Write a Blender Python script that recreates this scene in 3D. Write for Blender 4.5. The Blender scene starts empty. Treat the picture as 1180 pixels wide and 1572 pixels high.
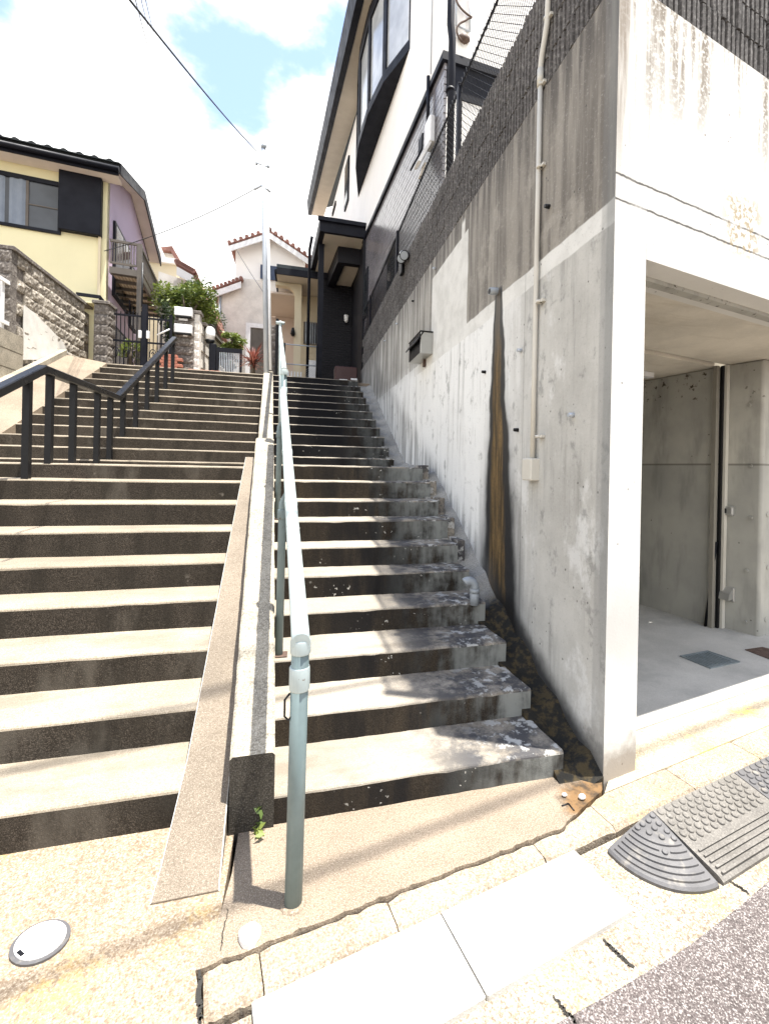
import bpy, math, random
import numpy as np
from mathutils import Vector, Matrix
random.seed(7)
SC = bpy.context.scene
COL = SC.collection

# ------------------------------------------------------------------ camera, sky, sun, exposure
F_PX, YAW, ROLL, PPX, PPY = 696.18, 0.257174, 0.020399, 640.4, 722.6
EYE = np.array([0, 0, 1.6])
cd = bpy.data.cameras.new('camera')
cam = bpy.data.objects.new('camera', cd)
COL.objects.link(cam)
cd.sensor_fit = 'HORIZONTAL'
cd.sensor_width = 36
cd.lens = F_PX / 1180 * 36
cd.shift_x = (590 - PPX) / 1180
cd.shift_y = (PPY - 786) / 1180
cd.clip_start = 0.05
cd.clip_end = 3000
_fw = np.array([math.sin(YAW), math.cos(YAW), -0.0014])
_fw /= np.linalg.norm(_fw)
_rt = np.array([math.cos(YAW), -math.sin(YAW), 0.])
_up = np.cross(_rt, _fw)
RT = _rt * math.cos(ROLL) + _up * math.sin(ROLL)
UP = -_rt * math.sin(ROLL) + _up * math.cos(ROLL)
cam.matrix_world = Matrix(((RT[0], UP[0], -_fw[0], 0), (RT[1], UP[1], -_fw[1], 0), (RT[2], UP[2], -_fw[2], 1.6), (0, 0, 0, 1)))
SC.camera = cam

SUN = Vector((0.207, -0.095, 1.06)).normalized()
sd = bpy.data.lights.new('sun', 'SUN')
sd.energy = 5.0
sd.angle = math.radians(0.53)
sd.color = (1.0, 0.955, 0.88)
so = bpy.data.objects.new('sun', sd)
COL.objects.link(so)
so.rotation_euler = SUN.to_track_quat('Z', 'Y').to_euler()
so.location = (6, -2, 25)

w = bpy.data.worlds.new('World')
SC.world = w
w.use_nodes = True
wt = w.node_tree
for n in list(wt.nodes):
    wt.nodes.remove(n)
wl = wt.links


def wn(t, **k):
    n = wt.nodes.new(t)
    for a, b in k.items():
        setattr(n, a, b)
    return n


wo = wn('ShaderNodeOutputWorld')
sky = wn('ShaderNodeTexSky')
sky.sky_type = 'NISHITA'
sky.sun_disc = False
sky.sun_elevation = math.asin(SUN.z)
sky.sun_rotation = math.atan2(SUN.x, SUN.y)
sky.air_density = 1.0
sky.dust_density = 0.6
sky.ozone_density = 1.3
bg1 = wn('ShaderNodeBackground')
bg1.inputs[1].default_value = 0.15
wl.new(sky.outputs[0], bg1.inputs[0])
bg2 = wn('ShaderNodeBackground')
bg2.inputs[0].default_value = (1.0, 0.99, 0.97, 1)
bg2.inputs[1].default_value = 0.8
tc = wn('ShaderNodeTexCoord')
mp = wn('ShaderNodeMapping')
mp.inputs['Scale'].default_value = (1, 1, 1.7)
mp.inputs['Location'].default_value = (3.1, 0.4, 0.0)
wl.new(tc.outputs['Generated'], mp.inputs[0])
nz = wn('ShaderNodeTexNoise')
nz.inputs['Scale'].default_value = 2.6
nz.inputs['Detail'].default_value = 9
nz.inputs['Roughness'].default_value = 0.56
wl.new(mp.outputs[0], nz.inputs['Vector'])
sx = wn('ShaderNodeSeparateXYZ')
wl.new(tc.outputs['Generated'], sx.inputs[0])
ma = wn('ShaderNodeMath', operation='MULTIPLY_ADD')   # clouds thick low down, breaking up overhead
wl.new(sx.outputs[2], ma.inputs[0])
ma.inputs[1].default_value = -1.25
ma.inputs[2].default_value = 0.812
mb = wn('ShaderNodeMath', operation='ADD')
wl.new(nz.outputs[0], mb.inputs[0])
wl.new(ma.outputs[0], mb.inputs[1])
mr = wn('ShaderNodeMapRange', interpolation_type='SMOOTHSTEP')
mr.inputs['From Min'].default_value = 0.42
mr.inputs['From Max'].default_value = 0.56
mr.inputs['To Min'].default_value = 0.07
wl.new(mb.outputs[0], mr.inputs[0])
mxs = wn('ShaderNodeMixShader')
wl.new(mr.outputs[0], mxs.inputs[0])
wl.new(bg1.outputs[0], mxs.inputs[1])
wl.new(bg2.outputs[0], mxs.inputs[2])
wl.new(mxs.outputs[0], wo.inputs[0])

SC.view_settings.view_transform = 'Standard'
SC.view_settings.look = 'None'
SC.view_settings.exposure = 1.48
SC.view_settings.gamma = 1.0
SC.view_settings.use_curve_mapping = False
SC.cycles.max_bounces = 8
SC.cycles.diffuse_bounces = 6


# ------------------------------------------------------------------ surveying helpers: photo point + known plane -> place
def _ray(x, y):
    return _fw + RT * ((x - PPX) / F_PX) + UP * ((PPY - y) / F_PX)


def onx(x, y, X):
    d = _ray(x, y); return EYE + d * (X / d[0])


def ony(x, y, Y):
    d = _ray(x, y); return EYE + d * (Y / d[1])


def onz(x, y, Z):
    d = _ray(x, y); return EYE + d * ((Z - 1.6) / d[2])


def onpl(x, y, P0, n):
    d = _ray(x, y); return EYE + d * (((np.array(P0) - EYE) @ np.array(n)) / (d @ np.array(n)))


def A3(*v):
    return np.array(v, float)


# ------------------------------------------------------------------ mesh builder
class MB:
    def __init__(s):
        s.v = []; s.f = []; s.m = []; s.sm = []

    def add(s, vs, fs, m=0, smooth=False):
        o = len(s.v)
        s.v.extend([tuple(float(c) for c in p) for p in vs])
        for f in fs:
            s.f.append(tuple(i + o for i in f)); s.m.append(m); s.sm.append(smooth)
        return s

    def hexa(s, p, m=0):   # p: 4 bottom (ccw from above), 4 top
        return s.add(p, [(3, 2, 1, 0), (4, 5, 6, 7), (0, 1, 5, 4), (1, 2, 6, 5), (2, 3, 7, 6), (3, 0, 4, 7)], m)

    def box(s, a, b, m=0):
        (x0, y0, z0), (x1, y1, z1) = a, b
        return s.hexa([(x0, y0, z0), (x1, y0, z0), (x1, y1, z0), (x0, y1, z0), (x0, y0, z1), (x1, y0, z1), (x1, y1, z1), (x0, y1, z1)], m)

    def obox(s, o, u, v, w_, m=0):   # origin and three edge vectors
        o, u, v, w_ = map(np.array, (o, u, v, w_))
        return s.hexa([o, o + u, o + u + v, o + v, o + w_, o + u + w_, o + u + v + w_, o + v + w_], m)

    def cbox(s, o, u, v, w_, c=0.006, m=0):   # chamfered box: bevel on the four edges along w_ and round the w_ end
        o, u, v, w_ = map(lambda q: np.array(q, float), (o, u, v, w_))
        lu, lv, lw = [np.linalg.norm(q) for q in (u, v, w_)]
        U, V, W_ = u / lu * c, v / lv * c, w_ / lw * c
        ring = [o + U, o + u - U, o + u + V, o + u + v - V, o + u + v - U, o + v + U, o + v - V, o + V]
        top = [q + w_ - W_ for q in ring]
        cen = o + u / 2 + v / 2
        tt = [q + w_ + (-(U if (q - cen) @ u > 0 else -U) - (V if (q - cen) @ v > 0 else -V)) for q in ring]
        vs = ring + top + tt
        fs = [tuple(range(7, -1, -1)), tuple(range(16, 24))]
        for i in range(8):
            j = (i + 1) % 8
            fs += [(i, j, 8 + j, 8 + i), (8 + i, 8 + j, 16 + j, 16 + i)]
        return s.add(vs, fs, m)

    def prism(s, poly, w_, m=0, mside=None):   # closed polygon of 3D points extruded along w_
        poly = [np.array(q, float) for q in poly]; w_ = np.array(w_, float); n = len(poly)
        nn = np.zeros(3)
        for i in range(n):
            nn += np.cross(poly[i] - poly[0], poly[(i + 1) % n] - poly[0])
        if nn @ w_ > 0:
            pass
        else:
            poly = poly[::-1]
        vs = poly + [q + w_ for q in poly]
        s.add(vs, [tuple(range(n - 1, -1, -1)), tuple(range(n, 2 * n))], m)
        o = len(s.v) - 2 * n
        for i in range(n):
            j = (i + 1) % n
            s.f.append((o + i, o + j, o + n + j, o + n + i)); s.m.append(m if mside is None else mside); s.sm.append(False)
        return s

    def tube(s, path, r, n=10, m=0, cap=True, smooth=True):
        path = [np.array(q, float) for q in path]
        rr = r if hasattr(r, '__len__') else [r] * len(path)
        rings = []; a = None
        for i, q in enumerate(path):
            t = (path[min(i + 1, len(path) - 1)] - path[max(i - 1, 0)]); t = t / (np.linalg.norm(t) + 1e-12)
            if a is None:
                a = np.cross(t, (0, 0, 1.)) if abs(t[2]) < .95 else np.cross(t, (1., 0, 0))
            a = a - t * (a @ t); a /= np.linalg.norm(a); b = np.cross(t, a)
            rings.append([q + rr[i] * (math.cos(2 * math.pi * k / n) * a + math.sin(2 * math.pi * k / n) * b) for k in range(n)])
        vs = [q for rg in rings for q in rg]; fs = []
        for i in range(len(path) - 1):
            for k in range(n):
                k2 = (k + 1) % n
                fs.append((i * n + k, i * n + k2, (i + 1) * n + k2, (i + 1) * n + k))
        s.add(vs, fs, m, smooth)
        if cap:
            o = len(s.v) - len(vs); L = len(path) - 1
            s.f.append(tuple(o + k for k in range(n - 1, -1, -1))); s.m.append(m); s.sm.append(False)
            s.f.append(tuple(o + L * n + k for k in range(n))); s.m.append(m); s.sm.append(False)
        return s

    def loft(s, secs, m=0, cap=True, mtop=None):   # list of equal-length closed sections
        n = len(secs[0]); vs = [q for sec in secs for q in sec]; fs = []
        for i in range(len(secs) - 1):
            for k in range(n):
                k2 = (k + 1) % n
                fs.append((i * n + k, i * n + k2, (i + 1) * n + k2, (i + 1) * n + k))
        s.add(vs, fs, m)
        if cap:
            o = len(s.v) - len(vs); L = len(secs) - 1
            s.f.append(tuple(o + k for k in range(n - 1, -1, -1))); s.m.append(m); s.sm.append(False)
            s.f.append(tuple(o + L * n + k for k in range(n))); s.m.append(m); s.sm.append(False)
        return s

    def sphere(s, c, r, n=12, m=0, sc=(1, 1, 1), zmin=-1.0):
        c = np.array(c, float); vs = []; fs = []; R = n // 2
        for i in range(R + 1):
            th = math.pi * i / R
            for k in range(n):
                ph = 2 * math.pi * k / n
                vs.append(c + r * np.array([math.sin(th) * math.cos(ph) * sc[0], math.sin(th) * math.sin(ph) * sc[1], max(zmin, math.cos(th)) * sc[2]]))
        for i in range(R):
            for k in range(n):
                k2 = (k + 1) % n
                fs.append((i * n + k, (i + 1) * n + k, (i + 1) * n + k2, i * n + k2))
        return s.add(vs, fs, m, True)

    def mesh(s, name, mats, recalc=True):
        me = bpy.data.meshes.new(name)
        me.from_pydata(s.v, [], s.f)
        for m in (mats if isinstance(mats, (list, tuple)) else [mats]):
            me.materials.append(m)
        for pl, m, sm in zip(me.polygons, s.m, s.sm):
            pl.material_index = m; pl.use_smooth = sm
        if recalc:
            import bmesh
            bm = bmesh.new(); bm.from_mesh(me)
            bmesh.ops.recalc_face_normals(bm, faces=bm.faces)
            bm.to_mesh(me); bm.free()
        me.update()
        return me

    def build(s, name, mats, parent=None, recalc=True, kind=None):
        o = bpy.data.objects.new(name, s.mesh(name, mats, recalc))
        COL.objects.link(o)
        if parent is not None:
            attach(o, parent)
        if kind:
            o['kind'] = kind
        return o


def wpos(o):
    p = Vector(o.location)
    while o.parent is not None:
        p = o.matrix_parent_inverse.to_translation() + p
        o = o.parent
        p = p + Vector(o.location)
        break
    return p


ABS = {}


def attach(o, parent):
    o.parent = parent
    o.matrix_parent_inverse = Matrix.Translation(-ABS.get(parent.name, Vector((0, 0, 0))))
    ABS[o.name] = Vector((0, 0, 0))


def thing(name, loc, label, cat, group=None):
    o = bpy.data.objects.new(name, None)
    o.empty_display_size = 0.1
    COL.objects.link(o)
    o.location = [float(c) for c in loc]
    ABS[o.name] = Vector(o.location)
    o['label'] = label; o['category'] = cat
    if group:
        o['group'] = group
    return o


def tag(o, label, cat, group=None):
    o['label'] = label; o['category'] = cat
    if group:
        o['group'] = group
    return o


def struct(o):
    o['kind'] = 'structure'
    return o


def inst(me, name, parent, mat4):
    o = bpy.data.objects.new(name, me)
    COL.objects.link(o)
    attach(o, parent)
    o.matrix_basis = mat4
    return o


def frame4(o, u, v, w_):
    return Matrix(((u[0], v[0], w_[0], o[0]), (u[1], v[1], w_[1], o[1]), (u[2], v[2], w_[2], o[2]), (0, 0, 0, 1)))


# ------------------------------------------------------------------ materials
class NT:
    def __init__(s, name):
        s.mat = bpy.data.materials.new(name); s.mat.use_nodes = True
        s.t = s.mat.node_tree
        s.b = s.t.nodes['Principled BSDF']
        s._pos = None

    def n(s, t, **k):
        q = s.t.nodes.new(t)
        for a, b in k.items():
            setattr(q, a, b)
        return q

    def put(s, sock, v):
        if hasattr(v, 'links') or hasattr(v, 'is_linked'):
            s.t.links.new(v, sock)
        else:
            sock.default_value = v

    def pos(s):
        if s._pos is None:
            s._pos = s.n('ShaderNodeNewGeometry').outputs['Position']
            q = s.n('ShaderNodeSeparateXYZ'); s.t.links.new(s._pos, q.inputs[0])
            s.x, s.y, s.z = q.outputs
        return s._pos

    def m(s, op, a, b=0.0, c=0.0):
        q = s.n('ShaderNodeMath', operation=op)
        for i, v in enumerate((a, b, c)):
            s.put(q.inputs[i], v)
        return q.outputs[0]

    def mp(s, scale=(1, 1, 1), loc=(0, 0, 0), rot=(0, 0, 0)):
        q = s.n('ShaderNodeMapping'); s.t.links.new(s.pos(), q.inputs[0])
        q.inputs['Scale'].default_value = scale; q.inputs['Location'].default_value = loc; q.inputs['Rotation'].default_value = rot
        return q.outputs[0]

    def noise(s, scale, detail=4, rough=.55, vec=None, dist=0.0):
        q = s.n('ShaderNodeTexNoise'); s.t.links.new(vec if vec is not None else s.pos(), q.inputs['Vector'])
        q.inputs['Scale'].default_value = scale; q.inputs['Detail'].default_value = detail
        q.inputs['Roughness'].default_value = rough; q.inputs['Distortion'].default_value = dist
        return q.outputs[0]

    def vor(s, scale, vec=None, feature='F1', out='Distance'):
        q = s.n('ShaderNodeTexVoronoi', feature=feature); s.t.links.new(vec if vec is not None else s.pos(), q.inputs['Vector'])
        q.inputs['Scale'].default_value = scale
        return q.outputs[out]

    def rng(s, v, a, b, lo=0.0, hi=1.0, smooth=True):
        q = s.n('ShaderNodeMapRange'); 
        if smooth:
            q.interpolation_type = 'SMOOTHSTEP'
        s.put(q.inputs[0], v)
        q.inputs[1].default_value = a; q.inputs[2].default_value = b; q.inputs[3].default_value = lo; q.inputs[4].default_value = hi
        return q.outputs[0]

    def mix(s, f, a, b, mode='MIX'):
        q = s.n('ShaderNodeMix', data_type='RGBA', blend_type=mode)
        s.put(q.inputs[0], f)
        for i, v in ((6, a), (7, b)):
            if isinstance(v, tuple):
                v = v if len(v) == 4 else (*v, 1)
            s.put(q.inputs[i], v)
        return q.outputs[2]

    def mul(s, *a):
        r = a[0]
        for b in a[1:]:
            r = s.m('MULTIPLY', r, b)
        return r

    def bump(s, h, strength=.3, dist=.01):
        q = s.n('ShaderNodeBump'); s.put(q.inputs['Height'], h)
        q.inputs['Strength'].default_value = strength; q.inputs['Distance'].default_value = dist
        s.t.links.new(q.outputs[0], s.b.inputs['Normal'])

    def fin(s, col, rough=.8, metal=0.0, spec=None):
        if isinstance(col, tuple):
            col = (*col, 1) if len(col) == 3 else col
        s.put(s.b.inputs['Base Color'], col)
        s.put(s.b.inputs['Roughness'], rough); s.b.inputs['Metallic'].default_value = metal
        if spec is not None:
            s.b.inputs['Specular IOR Level'].default_value = spec
        return s.mat


def band(t, v, a, b, soft):
    return t.mul(t.rng(v, a - soft, a + soft), t.rng(v, b - soft, b + soft, 1, 0))


def speckled(name, base, dark, light, grain=230, patch=3.0, contrast=.55, extra=None, bump=.35, rough=.9, tint=None, blot=.72):
    """cast / washed aggregate concrete: fine grains, blotches, optional coloured lichen"""
    t = NT(name); t.pos()
    g1 = t.noise(grain, 2, .7); g2 = t.noise(grain * .37, 3, .6); p1 = t.noise(patch, 5, .6); p2 = t.noise(patch * .3, 3, .5)
    c = t.mix(t.rng(p1, .3, .72), base, tuple(blot * q for q in base))
    c = t.mix(t.mul(t.rng(p2, .45, .75), .45 if blot < .9 else .12), c, dark)
    c = t.mix(t.mul(t.rng(g1, .52, .64), contrast), c, light)
    c = t.mix(t.mul(t.rng(g1, .47, .35), contrast), c, dark)
    c = t.mix(t.mul(t.rng(g2, .48, .36), contrast * .7), c, dark)
    if tint:
        col, sc, lo, hi, amt = tint
        c = t.mix(t.mul(t.rng(t.noise(sc, 5, .6), lo, hi), t.rng(g2, .35, .6), amt), c, col)
    if name.split('_')[0] in ('tread', 'riser', 'kerb', 'rib', 'split', 'tile'):
        oi = t.n('ShaderNodeObjectInfo').outputs['Random']
        c = t.mix(t.m('MULTIPLY', oi, .3), c, dark)
    if extra:
        c = extra(t, c)
    t.bump(t.m('ADD', g1, t.m('MULTIPLY', g2, 1.4)), bump, .004)
    return t.fin(c, rough, 0, .2)


def plain(name, col, rough=.6, metal=0.0, var=.15, scale=6, spec=None, grime=None, bump=0):
    t = NT(name); t.pos()
    a = t.noise(scale, 5, .6)
    c = t.mix(t.rng(a, .3, .75), col, tuple(q * (1 - var) for q in col))
    if grime:
        b = t.noise(scale * .6, 4, .6, t.mp((2.2, 2.2, .35)))
        c = t.mix(t.mul(t.rng(b, .52, .75), grime[1]), c, grime[0])
    if bump:
        t.bump(t.noise(scale * 18, 3, .6), bump, .004)
    return t.fin(c, t.rng(a, .3, .7, rough * .85, min(1, rough * 1.12)), metal, spec)


def riser_extra(side):
    def ex(t, c):
        st = t.noise(4.5, 5, .65, t.mp((1, .2, .18)))
        blot = t.noise(9, 4, .6)
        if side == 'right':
            r = t.rng(t.x, .15, .95)                                        # stain blackened towards the wall, whose shade is painted into the colour
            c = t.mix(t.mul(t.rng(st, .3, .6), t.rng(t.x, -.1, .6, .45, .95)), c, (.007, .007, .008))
            c = t.mix(t.mul(t.rng(t.y, 5.6, 6.4), t.rng(t.x, .9, .5, .5, .95)), c, (.007, .007, .0085))  # house shadow over the upper flight painted into the risers
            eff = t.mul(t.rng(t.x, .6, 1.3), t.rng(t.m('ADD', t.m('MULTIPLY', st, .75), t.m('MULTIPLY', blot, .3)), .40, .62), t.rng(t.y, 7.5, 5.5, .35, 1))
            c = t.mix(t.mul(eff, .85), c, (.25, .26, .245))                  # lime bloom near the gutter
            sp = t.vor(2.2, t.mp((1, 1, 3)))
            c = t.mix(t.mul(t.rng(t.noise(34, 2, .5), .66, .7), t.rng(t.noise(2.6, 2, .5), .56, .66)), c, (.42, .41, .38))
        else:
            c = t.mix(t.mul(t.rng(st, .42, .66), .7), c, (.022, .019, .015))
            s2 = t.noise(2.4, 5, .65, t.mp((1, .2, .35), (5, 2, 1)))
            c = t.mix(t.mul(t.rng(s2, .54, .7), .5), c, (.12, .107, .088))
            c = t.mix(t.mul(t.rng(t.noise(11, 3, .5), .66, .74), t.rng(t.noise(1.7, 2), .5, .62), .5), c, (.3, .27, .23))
        return c
    return ex


def tread_extra(side):
    def ex(t, c):
        a = t.noise(3.2, 5, .65, t.mp((.5, 1.6, 1)))
        c = t.mix(t.mul(t.rng(a, .5, .68), .6), c, (.17, .145, .112))
        c = t.mix(t.mul(t.rng(t.noise(1.3, 6, .7), .55, .7), .5), c, (.12, .105, .085))
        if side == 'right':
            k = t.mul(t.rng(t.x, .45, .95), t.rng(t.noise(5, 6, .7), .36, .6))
            c = t.mix(t.mul(k, .95), c, (.052, .052, .056))  # grey dirt plus the wall's cast shade, painted into the treads
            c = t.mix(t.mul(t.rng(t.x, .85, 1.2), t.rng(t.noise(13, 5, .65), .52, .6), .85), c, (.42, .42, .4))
        return c
    return ex


M = {}
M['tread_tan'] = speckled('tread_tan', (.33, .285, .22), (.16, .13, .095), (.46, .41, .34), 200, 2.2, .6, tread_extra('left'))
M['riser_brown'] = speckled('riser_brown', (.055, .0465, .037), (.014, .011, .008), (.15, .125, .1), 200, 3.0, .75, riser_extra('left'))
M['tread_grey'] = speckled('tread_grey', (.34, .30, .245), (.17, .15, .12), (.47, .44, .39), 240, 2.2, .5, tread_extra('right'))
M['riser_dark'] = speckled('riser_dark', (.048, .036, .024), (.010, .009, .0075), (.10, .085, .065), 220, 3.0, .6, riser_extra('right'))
M['cheek_tan'] = speckled('cheek_tan', (.20, .165, .127), (.095, .076, .057), (.36, .315, .255), 260, 3.0, .6)
M['arris'] = plain('arris', (.62, .6, .55), .8, var=.2)
M['curb_conc'] = speckled('curb_conc', (.36, .325, .26), (.14, .12, .09), (.5, .47, .4), 140, 5, .65,
                          lambda t, c: t.mix(t.mul(t.rng(t.vor(26, None, 'DISTANCE_TO_EDGE'), .05, .0), t.rng(t.noise(5), .5, .6), .6), c, (.08, .07, .06)))
M['curb_face'] = speckled('curb_face', (.05, .045, .037), (.012, .011, .01), (.12, .11, .1), 150, 9, .6)
M['yard'] = speckled('yard', (.30, .235, .165), (.13, .09, .06), (.45, .39, .31), 150, 3.2, .75, None, .5, .9, ((.46, .30, .08), 2.3, .5, .7, .6))
M['apron'] = speckled('apron', (.25, .2, .148), (.12, .095, .07), (.4, .34, .27), 200, 2.6, .7,
                       lambda t, c: t.mix(t.mul(t.rng(t.m('ADD', 0.0, t.m('ADD', t.m('SQRT', t.m('ADD', t.m('POWER', t.m('SUBTRACT', t.x, 1.46), 2), t.m('POWER', t.m('MULTIPLY', t.m('SUBTRACT', t.y, 1.92), 1.5), 2))), t.m('MULTIPLY', t.noise(9, 4, .6), .22))), .36, .26), .92), c,
                                          t.mix(t.rng(t.noise(14, 4, .6), .4, .62), (.155, .088, .036), (.04, .026, .015))), .4)
M['apron_bright'] = speckled('apron_bright', (.42, .36, .27), (.2, .16, .11), (.55, .5, .41), 110, 3, .65, None, .4, .9, ((.6, .42, .1), 3.1, .5, .68, .75))
M['kerb'] = speckled('kerb', (.36, .30, .225), (.14, .105, .075), (.52, .47, .38), 150, 6, .75, None, .5, .9, ((.54, .42, .15), 3.0, .55, .7, .7))
M['gutter'] = speckled('gutter', (.32, .275, .205), (.12, .09, .068), (.54, .5, .42), 135, 5, .85, None, .6, .9, ((.5, .39, .12), 3.6, .56, .7, .7))
M['asphalt'] = speckled('asphalt', (.125, .105, .1), (.045, .038, .036), (.34, .32, .3), 165, 1.5, .85, None, .8, .9)
M['slab'] = speckled('slab', (.56, .55, .52), (.36, .33, .28), (.64, .63, .61), 200, 3, .3,
                     lambda t, c: t.mix(t.mul(t.rng(t.noise(3.3, 7, .7), .52, .7), .45), c, (.36, .32, .26)))
M['earth'] = speckled('earth', (.2, .17, .13), (.1, .08, .06), (.28, .25, .2), 60, 1, .5)
M['crack'] = plain('crack', (.02, .018, .015), .95)
M['floor'] = speckled('garage_floor', (.52, .51, .475), (.33, .32, .3), (.6, .59, .56), 120, 1.6, .25,
                      lambda t, c: t.mix(t.mul(t.rng(t.noise(1.3, 6, .65), .48, .7), .5), c, (.25, .25, .24)), .15, .6)


def wall_side():
    t = NT('concrete_side'); t.pos()
    st = t.noise(3.2, 6, .62, t.mp((1, 3.2, .22))); st2 = t.noise(11, 4, .6, t.mp((1, 2.4, .12)))
    fine = t.noise(70, 3, .65); mid = t.noise(2.1, 5, .6); warp = t.noise(2.6, 4, .55)
    c = t.mix(t.rng(mid, .35, .7), (.46, .455, .425), (.36, .355, .33))
    # paler, lime washed lower far part
    c = t.mix(t.mul(t.rng(t.m('ADD', t.y, t.m('MULTIPLY', st, 1.4)), 3.2, 4.6), t.rng(t.z, 3.2, 2.9), .92), c, (.76, .77, .755))
    # upper lift darker and browner
    up = t.rng(t.m('ADD', t.z, t.m('MULTIPLY', warp, .1)), 3.08, 3.1)
    c = t.mix(t.mul(up, t.rng(t.y, 7.5, 3.2), .85), c, (.215, .195, .165))
    c = t.mix(t.mul(up, t.rng(st, .42, .62), .68), c, (.085, .076, .065))
    c = t.mix(t.mul(up, t.rng(t.noise(3.5, 7, .72), .52, .64), .5), c, (.33, .31, .27))
    c = t.mix(t.mul(up, t.rng(t.z, 3.7, 4.2), t.rng(st, .36, .56), .7), c, (.06, .054, .048))
    low = t.m('SUBTRACT', 1.0, up)
    c = t.mix(t.mul(low, t.rng(st, .47, .66), t.rng(t.noise(1.1, 4), .42, .66), .6), c, (.19, .187, .172))
    c = t.mix(t.mul(low, t.rng(t.noise(2.8, 7, .7, t.mp((1, .9, .55))), .52, .62), .5), c, (.68, .69, .68))
    c = t.mix(t.mul(low, t.rng(t.noise(5.5, 7, .72, t.mp((1, 1, .7), (3, 1, 2))), .56, .66), .55), c, (.15, .15, .145))
    c = t.mix(t.mul(low, t.rng(st2, .56, .7), t.rng(t.noise(1.6, 3), .42, .62), .45), c, (.20, .2, .19))
    # scrape marks from troweling
    sw = t.n('ShaderNodeTexWave', wave_type='BANDS'); t.t.links.new(t.mp((0, 1.1, 2.6), rot=(.5, 0, 0)), sw.inputs[0])
    sw.inputs['Scale'].default_value = 4.2; sw.inputs['Distortion'].default_value = 6; sw.inputs['Detail'].default_value = 4
    c = t.mix(t.mul(t.rng(sw.outputs[1], .72, .95), t.rng(t.noise(.9, 3), .5, .62), .4), c, (.17, .16, .145))
    # white cement render band and patch
    wv = t.m('ADD', t.y, t.m('MULTIPLY', t.m('SUBTRACT', warp, .5), .05)); wz = t.m('ADD', t.z, t.m('MULTIPLY', t.m('SUBTRACT', warp, .5), .05))
    bnd = t.mul(band(t, wz, 2.91, 3.04, .006), t.rng(t.y, 6.2, 6.25, 1, 0))
    pat = t.mul(band(t, wv, 4.17, 5.4, .006), band(t, wz, 2.97, 3.97, .006))
    pat2 = t.mul(band(t, wv, 4.27, 4.36, .02), band(t, wz, 3.9, 4.12, .03))
    wh = t.m('MAXIMUM', t.m('MAXIMUM', bnd, pat), pat2)
    c = t.mix(t.mul(wh, .93), c, t.mix(t.rng(t.noise(6, 5, .6), .35, .7), (.66, .66, .63), (.55, .55, .52)))
    # blow holes
    bh = t.vor(14, t.mp((1, 1, .8)))
    c = t.mix(t.mul(t.rng(bh, .1, .06), t.rng(t.noise(3, 2), .45, .55), t.rng(t.y, 3.4, 2.9), .85), c, (.045, .042, .038))
    c = t.mix(t.mul(t.rng(fine, .58, .72), .3), c, (.14, .135, .12))
    c = t.mix(t.mul(t.rng(fine, .42, .3), .25), c, (.58, .57, .54))
    # form joints
    for yy in (2.98, 5.75):
        c = t.mix(t.mul(band(t, t.y, yy - .004, yy + .004, .003), t.rng(t.z, 3.1, 3.0), .5), c, (.13, .125, .115))
    # corner strip
    c = t.mix(t.mul(t.rng(t.y, 2.14, 2.12), .35), c, (.16, .165, .165))
    c = t.mix(t.mul(t.rng(t.y, 2.10, 2.075), t.rng(t.z, .4, 1.2), .35), c, (.14, .15, .15))
    # water stain under the weep pipe: brown rust core in black algae
    wd = t.rng(t.z, 3.12, .45, .06, .31, False)
    dd = t.m('DIVIDE', t.m('SUBTRACT', t.m('ADD', t.y, t.m('MULTIPLY', t.m('SUBTRACT', t.noise(2.2, 3, .5, t.mp((1, .4, 1))), .5), .12)), t.m('MULTIPLY_ADD', t.z, .04, 3.32)), wd)
    ad = t.m('ABSOLUTE', dd)
    hz = t.rng(t.z, 3.12, 3.09)
    fall = t.rng(t.m('ADD', ad, t.m('MULTIPLY', t.m('SUBTRACT', t.noise(7, 5, .65, t.mp((1, 1, .35))), .5), .5)), 1.2, .88)
    c = t.mix(t.mul(hz, t.rng(t.m('ADD', ad, t.m('MULTIPLY', t.m('SUBTRACT', st, .5), .9)), 1.9, .95), t.rng(t.z, 2.7, 1.2), .75), c, (.085, .088, .09))
    c = t.mix(t.mul(hz, fall, .97), c, (.011, .011, .012))
    cs = t.noise(9, 5, .65, t.mp((1, 3, .25)))
    core = t.mix(t.rng(cs, .38, .66), (.045, .03, .013), (.185, .118, .045))
    core = t.mix(t.mul(t.rng(fine, .5, .66), .6), core, (.03, .024, .018))
    core = t.mix(t.mul(t.rng(t.z, 2.4, 2.9), .8), core, (.075, .07, .062))
    c = t.mix(t.mul(hz, t.rng(t.m('ABSOLUTE', t.m('SUBTRACT', t.m('ADD', dd, t.m('MULTIPLY', t.m('SUBTRACT', cs, .5), .35)), .1)), .66, .42), .96), c, core)
    # wet black rim along the foot gutter
    foot = t.m('SUBTRACT', t.z, t.m('MULTIPLY', t.m('SUBTRACT', t.y, 2.1), .5))
    fz = t.m('ADD', foot, t.m('MULTIPLY', t.m('SUBTRACT', t.noise(5, 3), .5), .14))
    c = t.mix(t.mul(t.rng(fz, .2, .02), t.rng(t.y, 3.6, 3.3), .95), c, (.012, .012, .012))
    c = t.mix(t.mul(t.rng(fz, .3, .0), t.rng(t.y, 3.3, 3.6), t.rng(st, .35, .6), .6), c, (.09, .09, .088))
    t.bump(t.m('ADD', fine, t.m('MULTIPLY', st, .8)), .25, .004)
    return t.fin(c, t.mul(t.m('SUBTRACT', 1.0, t.mul(hz, fall, .45)), .85))


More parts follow.
